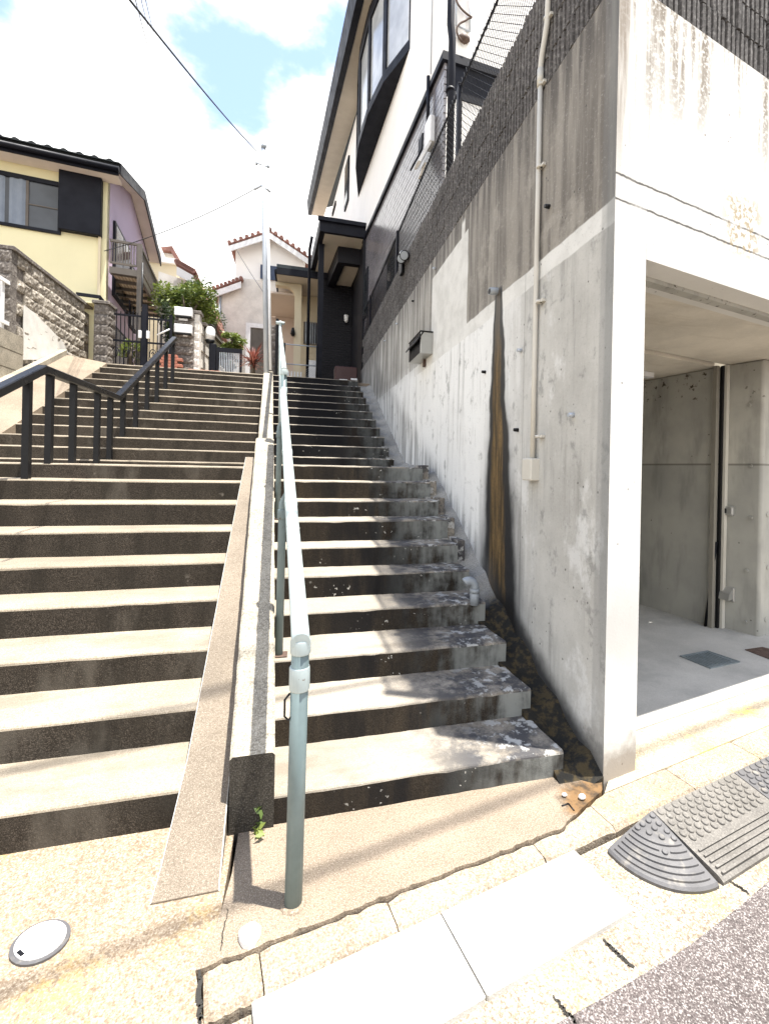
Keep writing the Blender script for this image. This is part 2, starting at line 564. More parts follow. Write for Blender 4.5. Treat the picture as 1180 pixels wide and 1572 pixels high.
def wall_front():
    t = NT('concrete_front'); t.pos()
    u = t.x
    st = t.noise(4.5, 6, .62, t.mp((2.6, 2.6, .16))); fine = t.noise(75, 3, .65); mid = t.noise(2.0, 5, .6); warp = t.noise(2.6, 4, .55)
    c = t.mix(t.rng(mid, .35, .7), (.66, .65, .61), (.6, .59, .55))
    zz = t.m('ADD', t.z, t.m('MULTIPLY', t.m('SUBTRACT', warp, .5), .8))
    c = t.mix(t.mul(t.rng(zz, 3.35, 4.15), t.rng(st, .44, .58), t.rng(t.noise(42, 3, .65), .34, .54), .9), c, (.15, .115, .075))
    c = t.mix(t.mul(t.rng(u, 1.72, 1.6), t.rng(t.z, 2.9, 3.7), t.rng(st, .34, .5), .75), c, (.2, .16, .12))
    for zj in (3.165, 3.035):
        jn = t.m('ADD', t.z, t.m('MULTIPLY', t.m('SUBTRACT', t.noise(16, 3), .5), .02))
        c = t.mix(t.mul(band(t, jn, zj - .006, zj + .006, .004), t.rng(t.noise(3), .32, .5), .95), c, (.05, .045, .04))
    # rust / lichen blotch over the opening
    bl = t.mul(band(t, t.z, 3.0, 3.36, .06), band(t, u, 2.5, 2.85, .1), t.rng(t.noise(26, 4, .65), .48, .58))
    c = t.mix(t.mul(bl, .8), c, (.3, .22, .1))
    bh = t.vor(15)
    c = t.mix(t.mul(t.rng(bh, .12, .07), t.rng(t.noise(3.4, 2), .5, .58), .8), c, (.06, .055, .05))
    c = t.mix(t.mul(t.rng(fine, .6, .75), .2), c, (.3, .28, .25))
    fz = t.m('ADD', t.z, t.m('MULTIPLY', t.m('SUBTRACT', t.noise(14, 4, .65), .5), .22))
    c = t.mix(t.mul(t.rng(fz, .24, .06), .75), c, (.2, .16, .12))
    t.bump(fine, .2, .004)
    return t.fin(c, .85)


def wall_in():
    t = NT('concrete_inside'); t.pos()
    st = t.noise(4, 5, .6, t.mp((1.2, 1.2, .3))); mid = t.noise(1.7, 5, .6); fine = t.noise(60, 3, .6)
    c = t.mix(t.rng(mid, .3, .7), (.42, .41, .365), (.32, .315, .285))
    c = t.mix(t.mul(t.rng(st, .48, .68), .45), c, (.16, .16, .145))
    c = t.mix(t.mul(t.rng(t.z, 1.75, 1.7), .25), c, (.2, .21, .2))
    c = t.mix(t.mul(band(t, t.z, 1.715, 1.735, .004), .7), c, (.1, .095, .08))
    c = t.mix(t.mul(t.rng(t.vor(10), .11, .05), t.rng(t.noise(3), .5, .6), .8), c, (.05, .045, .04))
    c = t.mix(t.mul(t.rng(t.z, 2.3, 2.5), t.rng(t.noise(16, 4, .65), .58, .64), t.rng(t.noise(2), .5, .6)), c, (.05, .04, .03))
    t.bump(fine, .15, .003)
    return t.fin(c, .7)


M['wall_side'] = wall_side(); M['wall_front'] = wall_front(); M['wall_in'] = wall_in()
M['soffit_conc'] = speckled('soffit_conc', (.70, .655, .56), (.55, .5, .41), (.74, .7, .62), 60, 1.5, .18,
                            lambda t, c: t.mix(t.mul(t.rng(t.noise(3, 6, .65, t.mp((.4, 2, 1), rot=(0, 0, .3))), .52, .7), .3), c, (.33, .27, .18)), .1)
M['gutter_fill'] = speckled('gutter_fill', (.30, .29, .265), (.1, .1, .09), (.45, .44, .42), 160, 4, .45,
                            lambda t, c: t.mix(t.mul(t.rng(t.m('ADD', t.y, t.m('MULTIPLY', t.noise(6, 4), .3)), 3.75, 3.4), .97), c,
                                               t.mix(t.rng(t.noise(18, 5, .65), .45, .62), (.010, .0095, .008), (.05, .036, .016))))
def worn(name, col, chipcol, rough):
    t = NT(name); t.pos()
    a = t.noise(9, 5, .6)
    c = t.mix(t.rng(a, .3, .75), col, tuple(q * .84 for q in col))
    c = t.mix(t.mul(t.rng(t.noise(8, 4, .6, t.mp((2.2, 2.2, .3))), .54, .72), .4), c, tuple(q * .55 for q in col))
    chip = t.mul(t.rng(t.noise(46, 3, .6), .66, .69), t.rng(t.noise(5, 2), .5, .6))
    c = t.mix(t.mul(chip, .85), c, chipcol)
    t.bump(t.m('ADD', t.noise(60, 2), t.m('MULTIPLY', chip, -2)), .12, .002)
    return t.fin(c, t.rng(a, .3, .7, rough * .85, rough * 1.2))


M['green'] = worn('steel_green', (.125, .17, .175), (.07, .045, .03), .42)
M['green_light'] = worn('steel_green_pale', (.42, .49, .49), (.16, .11, .08), .42)  # same pipe as the posts; sun overexposure put into a paler paint
M['rail_black'] = worn('rail_black', (.006, .0065, .008), (.05, .035, .025), .3)
M['black'] = plain('black_paint', (.006, .0065, .008), .42, 0.0, .2, 9, .25)
M['navy'] = plain('dark_trim', (.007, .008, .014), .55, 0.0, .2, 4, .18)
M['galv'] = plain('galvanised', (.44, .48, .53), .45, .35, .15, 5)
M['cream_pipe'] = plain('cream_pvc', (.55, .53, .47), .5, 0, .08, 5, None, ((.3, .26, .2), .4))
M['grey_pvc'] = plain('grey_pvc', (.27, .3, .33), .4)
M['steelbox'] = plain('stainless', (.4, .4, .38), .38, .55, .12, 5)
M['rubber'] = plain('rubber', (.085, .083, .085), .55, 0, .25, 12, None, ((.3, .27, .22), .5), .2)
M['rubber_dusty'] = speckled('rubber_dusty', (.165, .155, .14), (.08, .075, .07), (.26, .245, .22), 130, 5, .4, None, .25)
M['white_metal'] = plain('white_metal', (.76, .77, .78), .4)
M['rust'] = plain('rust_steel', (.09, .055, .04), .8, 0, .3, 20)
M['stucco_white'] = speckled('stucco_white', (.86, .85, .83), (.8, .79, .76), (.88, .87, .86), 170, 1.5, .15, None, .5, .9, None, .95)
M['stucco_yellow'] = speckled('stucco_yellow', (.78, .73, .48), (.68, .62, .38), (.82, .78, .56), 190, 1.5, .15, None, .4, .9, None, .95)
M['stucco_purple'] = speckled('stucco_purple', (.60, .50, .64), (.45, .36, .48), (.66, .58, .7), 190, 1.5, .15, None, .4, .9, None, .95)
M['stucco_cream'] = speckled('stucco_cream', (.66, .58, .42), (.5, .42, .28), (.7, .64, .5), 170, 1.5, .15, None, .4, .9, None, .95)
M['stucco_pink'] = speckled('stucco_pink', (.62, .53, .46), (.5, .42, .36), (.68, .6, .53), 170, 1.5, .2, None, .4, .9, None, .95)
M['soffit'] = plain('soffit_board', (.52, .47, .39), .7, 0, .08, 3)
M['soffit_pale'] = plain('soffit_pale', (.66, .6, .57), .7, 0, .08, 3)
M['cladding'] = speckled('dark_cladding', (.20, .19, .205), (.08, .075, .08), (.30, .29, .31), 120, 2, .4, None, .1, .22)
M['cladding'].node_tree.nodes['Principled BSDF'].inputs['Specular IOR Level'].default_value = .9
M['cladding_joint'] = plain('cladding_joint', (.01, .01, .011), .9)
M['porch_brick'] = speckled('porch_brick', (.010, .010, .014), (.004, .004, .006), (.02, .02, .026), 90, 2, .4, None, .4, .5)
M['rib_block'] = speckled('rib_block', (.13, .123, .118), (.045, .043, .042), (.32, .31, .3), 45, 2, .5, None, .5)
M['split_block'] = speckled('split_block', (.40, .36, .30), (.1, .085, .07), (.6, .56, .5), 22, 3, .75, None, 1.0)
M['split_dark'] = speckled('split_block_dark', (.2, .18, .16), (.07, .06, .055), (.36, .33, .3), 26, 3, .6, None, 1.0)
M['plaster'] = speckled('plaster', (.7, .69, .65), (.5, .47, .42), (.75, .74, .72), 90, 3, .3)
M['red_brick'] = speckled('red_brick', (.42, .17, .12), (.25, .1, .07), (.55, .3, .24), 90, 6, .4)
M['roof_red'] = speckled('roof_red', (.26, .13, .105), (.13, .07, .06), (.4, .25, .22), 40, 3, .4)
M['roof_dark'] = speckled('roof_dark', (.045, .055, .062), (.02, .025, .03), (.09, .1, .11), 50, 3, .3, None, .3, .6)
M['tile_beige'] = speckled('tile_beige', (.74, .71, .66), (.6, .56, .5), (.78, .76, .72), 40, 2, .4)
M['wood_dark'] = plain('brown_metal', (.10, .085, .07), .55, 0, .15, 6)
M['wood_plank'] = plain('deck_plank', (.42, .33, .23), .7, 0, .25, 8)
M['curtain'] = plain('curtain', (.2, .235, .29), .9, 0, .1, 6)
M['globe'] = plain('lamp_globe', (.8, .8, .78), .35)
M['drain'] = plain('drain_blue', (.19, .225, .24), .5, .2, .2, 15)
M['stone'] = plain('white_stone', (.74, .73, .72), .8, 0, .08, 20, None, None, .3)
M['plant_red'] = plain('leaf_red', (.2, .035, .025), .5, 0, .5, 20)
M['trunk'] = plain('bark', (.09, .07, .05), .9)
M['cable'] = plain('cable_black', (.02, .022, .025), .6)


def glassmat(name, col, rough=.06):
    t = NT(name); t.pos()
    m = t.fin(t.mix(t.rng(t.noise(1.4, 3), .3, .7), col, tuple(q * .6 for q in col)), rough, 0, .9)
    return m


M['glass'] = glassmat('window_glass', (.035, .04, .045))
M['glass_sky'] = glassmat('window_glass_pale', (.62, .64, .65), .12)  # pale colour stands in for bright sky reflected in the panes
M['glass_curtain'] = glassmat('window_glass_curtain', (.07, .08, .095), .12)
for k_ in ('glass', 'glass_curtain'):
    M[k_].node_tree.nodes['Principled BSDF'].inputs['Specular IOR Level'].default_value = .35


def leafmat(name, cols):
    t = NT(name); t.pos()
    a = t.noise(7, 3, .6); oi = t.n('ShaderNodeNewGeometry').outputs['Random Per Island']
    c = t.mix(oi, cols[0], cols[1])
    c = t.mix(t.mul(t.rng(a, .5, .7), .6), c, cols[2])
    t.b.inputs['Subsurface Weight'].default_value = 0.0
    m = t.fin(c, .5)
    tr = t.n('ShaderNodeBsdfTranslucent'); mx = t.n('ShaderNodeMixShader')
    t.put(tr.inputs[0], c); mx.inputs[0].default_value = .3
    out = [q for q in t.t.nodes if q.type == 'OUTPUT_MATERIAL'][0]
    t.t.links.new(t.b.outputs[0], mx.inputs[1]); t.t.links.new(tr.outputs[0], mx.inputs[2]); t.t.links.new(mx.outputs[0], out.inputs[0])
    return m


M['leaf_mid'] = leafmat('leaf_mid', ((.05, .085, .02), (.10, .14, .035), (.03, .05, .015)))
M['leaf_bright'] = leafmat('leaf_bright', ((.12, .17, .03), (.2, .24, .05), (.06, .1, .02)))
M['leaf_dark'] = leafmat('leaf_dark', ((.022, .04, .016), (.05, .075, .03), (.012, .02, .01)))
M['leaf_red'] = leafmat('leaf_blade', ((.12, .025, .02), (.27, .1, .07), (.06, .02, .02)))

# ------------------------------------------------------------------ ground, road, pavement
SD = A3(math.sin(1.37083), math.cos(1.37083), 0)      # along the street
SN = A3(-SD[1], SD[0], 0)                             # from the street into the plots
KO = onz(880, 1303, -0.02)                            # far front corner of the gutter slabs


def st(a, b, z=0.0):
    q = KO + SD * a + SN * b
    return A3(q[0], q[1], z)


def rel(q):
    d = np.array(q) - KO
    return d @ SD, d @ SN


g = MB()
g.prism([(-400, -400, -1.0), (400, -400, -1.0), (400, 9, -1.0), (-400, 9, -1.0)], (0, 0, 0.88))
struct(g.build('ground', M['earth']))
# road: everything street-side of the gutter
ra = rel(onz(1180, 1354, -.035)); rb = rel(onz(997, 1490, -.035)); rc = rel(onz(848, 1571, -.035))


def strip(a0, a1, b0, b1, z0, z1, n=60, jit=.006, seed=1, front=True):
    """long slab along the street with a slightly ragged street edge"""
    rnd = random.Random(seed); m = MB(); top = []; bot = []
    secs = []
    for i in range(n + 1):
        a = a0 + (a1 - a0) * i / n
        j = rnd.uniform(-jit, jit)
        secs.append([st(a, b0 + j, z0), st(a, b1, z0), st(a, b1, z1), st(a, b0 + j + .004, z1)])
    m.loft(secs)
    return m


gm = MB()
rnd = random.Random(4)
edge = []
for i in range(90):
    a = -14 + i * .32
    b = np.interp(a, [rc[0] - 12, rc[0], rb[0], ra[0], ra[0] + 12], [rc[1] - .06 * 12, rc[1], rb[1], ra[1], ra[1] + .02 * 12]) + rnd.uniform(-.012, .012)
    edge.append((a, b))
poly = [st(a, b, -.3) for a, b in edge] + [st(edge[-1][0], -9, -.3), st(edge[0][0], -9, -.3)]
gm.prism(poly, (0, 0, .262))
struct(gm.build('road', M['asphalt']))
struct(strip(-14, 14, -2.2, -.02, -.3, -.042, 60, 0).build('gutter', M['gutter']))
# pavement between kerb and stairs / garage
c1 = rel(onz(300, 1490, 0)); c2 = rel(onz(600, 1372, 0)); c3 = rel(onz(860, 1272, 0)); c4 = rel(onz(925, 1222, -.03))
pv = []
for i in range(70):
    a = c1[0] + (c4[0] - c1[0]) * i / 69
    b = np.interp(a, [c1[0], c2[0], c3[0], c4[0]], [c1[1], c2[1], c3[1], c4[1]]) + rnd.uniform(-.005, .005)
    pv.append((a, b))
KF = [p_ for p_ in pv]
fr0 = onz(232, 1388, 0); fr1 = onz(335, 1385, 0)
poly = [st(a, b, -.3) for a, b in pv] + [A3(1.9, 2.5, -.3), A3(-.22, 2.5, -.3), A3(-.22, 1.9, -.3), A3(-.235, 1.75, -.3)]
struct(MB().prism(poly, (0, 0, .3)).build('pavement', M['apron']))
# yard in front of the left flight
poly = [st(c1[0], c1[1] + .0, -.3), A3(-.237, 1.745, -.3), A3(-.24, 2.5, -.3), A3(-9, 2.5, -.3), A3(-9, -3.5, -.3), st(c1[0] - .05, -2.3, -.3), st(c1[0] + .02, -.02, -.3)]
struct(MB().prism(poly, (0, 0, .296)).build('yard', M['yard']))
# apron in front of the garage
poly = [st(c4[0] + .002, c4[1] - .01, -.3), st(12, c4[1] - .02, -.3), st(12, c4[1] + .9, -.3), st(c4[0] + .24, c4[1] + .45, -.3), st(c4[0] + .1, c4[1] + .05, -.3)]
struct(MB().prism(poly, (0, 0, .292)).build('apron', M['apron_bright']))
# kerb stones: individual pieces with joints
kroot = thing('kerb', st(-.3, .06, 0), 'low weathered concrete kerb of short stones with yellow lichen along the pavement edge', 'kerb')
cuts = [c1[0] + .02]
for px in [(400, 1478), (612, 1425), (838, 1318), (935, 1262)]:
    cuts.append(rel(onz(*px, -.02))[0])
while cuts[-1] < 7:
    cuts.append(cuts[-1] + .6)


def kb(a):
    return np.interp(a, [q[0] for q in KF], [q[1] for q in KF])


for i in range(len(cuts) - 1):
    a0, a1 = cuts[i] + .002, cuts[i + 1] - .002
    m = MB(); secs = []; n = 12
    low = -.05 if a0 > c4[0] + .1 else 0.0
    for k in range(n + 1):
        a = a0 + (a1 - a0) * k / n
        bb = kb(a) - .006 + rnd.uniform(-.004, .004)
        e = .008 if k in (0, n) else 0
        f = rnd.uniform(-.004, .004)
        secs.append([st(a, .004 + f, -.3), st(a, bb, -.3), st(a, bb, -.014 - e), st(a, .022 + f, -.018 - e), st(a, .004 + f, -.035 - e)])
    m.loft(secs).build('kerb_stone', M['kerb'], kroot)
# gutter cover slabs (two, pale)
sp0 = rel(onz(385, 1527, -.02))[0]; smid = rel(onz(673, 1395, -.02))[0]
sdep = rel(onz(965, 1400, -.02))[1]
slab_lab = ['pale concrete gutter cover slab nearer the bottom left, left of the joint', 'pale concrete gutter cover slab beside the rubber kerb ramp, right of the joint']
for k, (a0, a1) in enumerate([(sp0, smid - .003), (smid + .003, 0.0)]):
    m = MB()
    m.cbox(st(a0, sdep, -.09), SD * (a1 - a0), SN * (-sdep - .004), A3(0, 0, .072), .005)
    # finger notch on the joint end
    tag(m.build('gutter_slab', M['slab']), slab_lab[k], 'gutter slab', 'concrete slabs covering the gutter')
# wide crack across the gutter
def crack(name, pts, wd, z):
    m = MB(); L = [onz(*q, z) for q in pts]
    pp = []
    for i in range(len(L) - 1):
        for k in range(8):
            pp.append(L[i] + (L[i + 1] - L[i]) * k / 8 + A3(rnd.uniform(-.005, .005), rnd.uniform(-.005, .005), 0))
    pp.append(L[-1])
    for i in range(len(pp) - 1):
        d = pp[i + 1] - pp[i]; nrm = A3(-d[1], d[0], 0) / (np.linalg.norm(d) + 1e-9)
        w0 = wd * (.35 + .65 * math.sin(math.pi * (i + .5) / len(pp)))
        m.add([pp[i] - nrm * w0, pp[i + 1] - nrm * w0, pp[i + 1] + nrm * w0, pp[i] + nrm * w0], [(0, 1, 2, 3)])
    return struct(m.build(name, M['crack'], None, False))


crack('gutter_crack', [(925, 1440), (945, 1462), (974, 1485)], .007, -.037)
crack('gutter_crack', [(1118, 1352), (1135, 1362), (1150, 1372)], .005, -.037)
crack('gutter_crack', [(850, 1530), (870, 1555), (885, 1572)], .005, -.037)
crack('yard_crack', [(350, 1395), (344, 1430), (338, 1460)], .002, .003)
crack('yard_crack', [(306, 1490), (306, 1530), (308, 1572)], .008, .001)

# ------------------------------------------------------------------ staircases
def curb_x(y):
    return -.168 - .06 * (y - 2.1)


def step_mesh(name, x0, x1, y0, y1, zb, zt, mats, seed, r=.02, n=28, slope=.0, x0b=None, x1b=None):
    """one cast step: riser front, worn rounded nosing, tread; slightly uneven along its length"""
    rd = random.Random(seed); secs = []
    x0b = x0 if x0b is None else x0b; x1b = x1 if x1b is None else x1b
    ph = [rd.uniform(0, 6) for _ in range(3)]
    m = MB(); prof_n = 9
    for i in range(n + 1):
        f = i / n; x = x0 + (x1 - x0) * f; xb = x0b + (x1b - x0b) * f
        j = .0012 * math.sin(f * 9 + ph[0]) + rd.uniform(-.0018, .0018)
        k = .0012 * math.sin(f * 6 + ph[1]) + rd.uniform(-.0014, .0014)
        chip = rd.random() < .06
        rr = r * (1.3 if chip else 1) * (1 + .1 * math.sin(f * 17 + ph[2]))
        yf, zz = y0 + j, zt + k
        P = [(x, yf + .004, zb), (x, yf, zt - rr)]
        for a in (30, 60):
            A = math.radians(a)
            P.append((x, yf + rr * (1 - math.cos(A)), zz - rr + rr * math.sin(A)))
        P.append((x, yf + rr, zz))
        P.append((xb, (y0 + y1) / 2, zz + .001))
        P.append((xb, y1, zz + .002))
        P.append((xb, y1, zb))
        secs.append(P)
    nn = len(secs[0]); vs = [q for s_ in secs for q in s_]
    for i in range(n):
        for k2 in range(nn):
            k3 = (k2 + 1) % nn
            mat = 1 if k2 == 0 else 0
            m.add([], [], 0)
    fs_t = []; fs_r = []
    for i in range(n):
        for k2 in range(nn):
            k3 = (k2 + 1) % nn
            (fs_r if k2 in (0, 6, 7) else fs_t).append((i * nn + k2, i * nn + k3, (i + 1) * nn + k3, (i + 1) * nn + k2))
    o = len(m.v)
    m.add(vs, fs_t, 0)
    for f in fs_r:
        m.f.append(f); m.m.append(1); m.sm.append(False)
    m.f.append(tuple(range(nn - 1, -1, -1))); m.m.append(1); m.sm.append(False)
    m.f.append(tuple(n * nn + k for k in range(nn))); m.m.append(1); m.sm.append(False)
    return m


# left flight: measured riser line (y) and tread level (z) of every step
LY = [2.204, 2.565, 2.917, 3.305, 3.654, 3.984, 4.333, 4.715, 5.09, 6.28] + [6.6 + .327 * i for i in range(12)]
LZ = [.164, .341, .515, .703, .887, 1.08, 1.272, 1.452, 1.597, 1.649, 1.808, 1.964, 2.122, 2.29, 2.449, 2.615, 2.777, 2.94, 3.107, 3.273, 3.446, 3.58]
lroot = thing('staircase', (-2.2, 2.2, 0), 'wide brown concrete staircase on the left with a black railing in its middle', 'stairs')
for i in range(22):
    y0 = LY[i]; y1 = (LY[i + 1] if i < 21 else 10.9) + .06
    zb = (LZ[i - 1] if i else 0) - .06
    if i < 9:
        x0, x1 = -4.6, -.42 - .045 * (y0 - 2.2)
    elif i == 9:
        x0, x1 = -4.6, curb_x(y0) - .08
    else:
        x0, x1 = -3.68, curb_x(y0) - .08
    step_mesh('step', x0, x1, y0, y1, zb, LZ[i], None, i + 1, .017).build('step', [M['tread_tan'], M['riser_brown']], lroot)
RY = [2.113, 2.468, 2.809, 3.171, 3.508, 3.80, 4.09, 4.40, 4.70, 5.02] + [6.6 + .36 * i for i in range(11)]
RZ = [.131, .292, .452, .615, .785, .951, 1.136, 1.293, 1.472, 1.632, 1.759, 1.943, 2.13, 2.31, 2.487, 2.673, 2.855, 3.038, 3.218, 3.39, 3.58]
rroot = thing('staircase', (.65, 2.1, 0), 'narrow stained, shade-darkened grey concrete staircase between the curb wall and the tall concrete wall', 'stairs')
for i in range(21):
    y0 = RY[i]; y1 = (RY[i + 1] if i < 20 else 10.9) + .06
    zb = (RZ[i - 1] if i else -.02) - .06
    x0 = curb_x(y0) + .07
    x1 = 1.385 if i < 10 else 1.375 - .03 * (y0 - 6.6)
    x1b = x1 - (.02 if i < 3 else 0)
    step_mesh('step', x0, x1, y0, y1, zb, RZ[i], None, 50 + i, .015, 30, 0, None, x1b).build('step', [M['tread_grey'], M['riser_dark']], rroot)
# short raised end blocks on some treads next to the wall
for i in range(5, 10):
    x1 = 1.385
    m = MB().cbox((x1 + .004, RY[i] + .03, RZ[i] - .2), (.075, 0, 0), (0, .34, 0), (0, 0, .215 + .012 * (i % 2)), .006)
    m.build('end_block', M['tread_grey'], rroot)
# sloping drain channel between the steps and the tall wall
secs = []
for i in range(80):
    y = 2.02 + i * .112
    zs = np.interp(y, [2.0, 2.2] + [v + .12 for v in RY[1:]] + [11], [-.03, RZ[0] - .09] + [z - .10 for z in RZ[1:]] + [3.5])
    ripple = .03 * math.sin(i * 1.9) * (1 if y < 3.6 else .4)
    xs = np.interp(y, [2, 6.6, 10.6], [1.33, 1.33, 1.22])
    secs.append([A3(xs, y, zs - .5), A3(1.5635, y, zs - .5), A3(1.5635, y, zs + .05 + ripple), A3(1.46, y, zs + ripple), A3(xs, y, zs + .0 + ripple)])
MB().loft(secs).build('drain_channel', M['gutter_fill'], rroot)

# sloping tan cheek with its tail on the ground
ck = thing('cheek_wall', (-.37, 1.8, 0), 'tan speckled concrete cheek strip with a flared tail at the bottom of the left flight', 'stair cheek')
secs = []
cps = [(1.80, -.492, -.262, .004), (1.9, -.488, -.262, .03), (2.28, -.474, -.262, .155), (2.34, -.472, -.263, .18)]
fl = onz(230, 1389, 0); fr_ = onz(333, 1386, 0)
L0 = onx(298, 1183, -.47)
ys = np.linspace(2.30, 4.98, 30)
pts = [(fl[1], fl[0], fr_[0], .003), (fl[1] + .12, fl[0] + .006, -.262, .05)]
for y in ys:
    xl = np.interp(y, [2.3, 3.6, 4.98], [-.473, -.50, -.525]); xr = curb_x(y) - .098
    pts.append((y, xl, xr, np.interp(y, [2.3, 4.98], [.235, 1.70])))
for (y, xl, xr, z) in pts:
    b = min(z, .0) - .2 if y < 2.3 else z - .35
    e = .0035
    secs.append([A3(xl, y, b), A3(xr, y, b), A3(xr, y, z - e), A3(xr - e, y, z), A3(xl + e, y, z), A3(xl, y, z - e)])
m = MB(); m.loft(secs)
for k, f in enumerate(m.f):
    if len(f) == 4:
        pass
nn = 6
cnt = 0
for i in range(len(secs) - 1):
    for k in range(nn):
        if k in (2, 4):
            m.m[i * nn + k] = 1
m.build('cheek', [M['cheek_tan'], M['arris']], ck)

# central stepped curb wall
cw = thing('curb_wall', (-.17, 2.1, 0), 'pale concrete curb wall with a black weathered front end running up between the two stairs', 'curb wall')
rnd = random.Random(11)


def curb_seg(y0, y1, z0, z1, w0=.094, n=40, depth=.5):
    secs = []
    for i in range(n + 1):
        f = i / n; y = y0 + (y1 - y0) * f; z = z0 + (z1 - z0) * f + rnd.uniform(-.003, .003); x = curb_x(y)
        a = rnd.uniform(-.002, .002); e = .012
        b = z - depth
        secs.append([A3(x - w0 + a, y, b), A3(x + w0 + a, y, b), A3(x + w0 + a, y, z - e), A3(x + w0 - e, y, z), A3(x - w0 + e, y, z), A3(x - w0 + a, y, z - e)])
    return secs


m = MB()
S1 = curb_seg(2.10, 5.2, .335, 1.915, .094, 50, .6)
m.loft(S1); m.m[-2] = 1
m.build('curb', [M['curb_conc'], M['curb_face']], cw)
m = MB(); m.loft(curb_seg(5.205, 6.3, 1.86, 1.90, .086, 10, .6)); m.build('curb', M['curb_conc'], cw)
m = MB(); m.loft(curb_seg(6.305, 10.45, 1.95, 3.70, .096, 40, .7)); m.build('curb', M['curb_conc'], cw)

# tan ramp along the left edge of the upper flight, with its raised edge
rp = thing('ramp', (-3.9, 6.6, 1.8), 'sunlit tan sloping concrete ramp strip with a raised rim left of the upper steps', 'ramp')
secs = []
rim = []
for i in range(31):
    y = 5.4 + i * .16
    z = 1.6 + np.interp(y, [5.4, 6.6, 10.2], [-.2, .17, 1.97]) + .015
    secs.append([A3(-4.35, y, z - .6), A3(-3.672, y, z - .6), A3(-3.672, y, z), A3(-4.35, y, z + .10)])
    rim.append([A3(-4.47, y, z - .5), A3(-4.352, y, z - .5), A3(-4.352, y, z + .2), A3(-4.47, y, z + .2)])
MB().loft(secs).build('slope', M['apron'], rp)
MB().loft(rim).build('rim', M['curb_conc'], rp)

# terraces behind
tm = MB()
tm.box((-60, 10.42, -1), (1.60, 90, 3.572))
tm.box((1.70, 10.4, -1), (60, 90, 4.1))
tm.box((-60, 5.5, -1), (-4.48, 10.41, 1.9))
struct(tm.build('terrace', M['apron']))
MB().box((-3, 5, -1), (1.55, 10.41, 1.5))

# ------------------------------------------------------------------ concrete garage with its tall side wall
GC = A3(1.563, 2.023, 0)


def ga(s_, inn, z=0.0):
    q = GC + SD * s_ + SN * inn
    return A3(q[0], q[1], z)


gar = thing('concrete_garage', (1.563, 2.023, 0), 'raw concrete built-in garage with stained tall side wall along the stairs', 'garage')
m = MB()
m.prism([A3(1.563, 2.023, -.35), A3(1.563, 12.0, -.35), A3(1.80, 12.0, -.35), ga(.25, .3, -.35), ga(.245, 0, -.35), ga(.02, 0, -.35)], (0, 0, 4.55), 0)
# side plane faces carry the side concrete, the street face the front concrete
for k, f in enumerate(m.f):
    vs = [np.array(m.v[i]) for i in f]
    nrm = np.cross(vs[1] - vs[0], vs[2] - vs[0]); nrm /= np.linalg.norm(nrm) + 1e-9
    if abs(nrm @ SN) > .95 and (sum(vs) / len(vs) - GC) @ SN < .05:
        m.m[k] = 1
    elif abs(nrm @ SD) > .9 and (sum(vs) / len(vs))[0] > 1.65:
        m.m[k] = 2
m.build('side_wall', [M['wall_side'], M['wall_front'], M['wall_in']], gar)
m = MB(); m.obox(ga(.2465, 0, 2.77), SD * 8, SN * .3, A3(0, 0, 1.43)); m.build('lintel', M['wall_front'], gar)
m = MB()
m.obox(ga(.25, .14, 2.745), SD * 7.9, SN * .06, A3(0, 0, .03))
m.build('drip_groove', M['wall_in'], gar)


def inpoly(i0, i1, s1, z, x0=1.7):   # floor plan piece inside the garage, cut off at the side wall
    a, b = ga(0, i0), ga(0, i1)
    return [A3(x0, a[1] + (x0 - a[0]) * SD[1] / SD[0], z), ga(s1, i0, z), ga(s1, i1, z), A3(x0, b[1] + (x0 - b[0]) * SD[1] / SD[0], z)]


m = MB(); m.prism(inpoly(.302, 1.202, 8, 2.78), (0, 0, .2)); m.build('ceiling', M['soffit_conc'], gar)
m = MB(); m.prism(inpoly(1.26, 5.4, 8, 2.76), (0, 0, .2)); m.build('ceiling', M['soffit_conc'], gar)
m = MB(); m.prism(inpoly(1.205, 1.257, 3.0, 2.86), (0, 0, .2)); m.build('shutter_slot', M['black'], gar)
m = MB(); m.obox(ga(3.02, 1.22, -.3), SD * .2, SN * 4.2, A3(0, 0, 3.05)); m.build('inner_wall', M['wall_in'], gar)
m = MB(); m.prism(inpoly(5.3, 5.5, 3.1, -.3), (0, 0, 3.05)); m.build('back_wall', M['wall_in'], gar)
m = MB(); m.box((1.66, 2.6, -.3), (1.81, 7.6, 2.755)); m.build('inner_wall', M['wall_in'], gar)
# pier right of the opening, rounded arris
m = MB(); R_ = .035
prof = [ga(3.10, 1.218, -.3)] + [ga(3.14 + R_ - R_ * math.cos(a), .87 + R_ - R_ * math.sin(a), -.3) for a in np.linspace(0, math.pi / 2, 6)] + [ga(5.2, .87, -.3), ga(5.2, 1.218, -.3)]
m.prism(prof, (0, 0, 3.07)); m.build('pier', M['wall_in'], gar)
for k in (1.73,):
    m = MB(); m.obox(ga(3.0, .868, k), SD * 2, SN * .006, A3(0, 0, .006))
# form tie plugs on the pier and inner wall
for q in [(1150, 622), (1152, 795), (1146, 876), (1144, 955), (1152, 715)]:
    o = onpl(*q, ga(3.118, 1.0), SD)
    MB().tube([o - SD * .012, o + SD * .01], .016, 10).build('form_tie', M['wall_in'], gar)
for q in [(1178, 790), (1178, 871), (1175, 951)]:
    o = onpl(*q, ga(3.3, .87), SN)
    MB().tube([o - SN * .008, o + SN * .01], .026, 12).build('form_tie', M['wall_in'], gar)
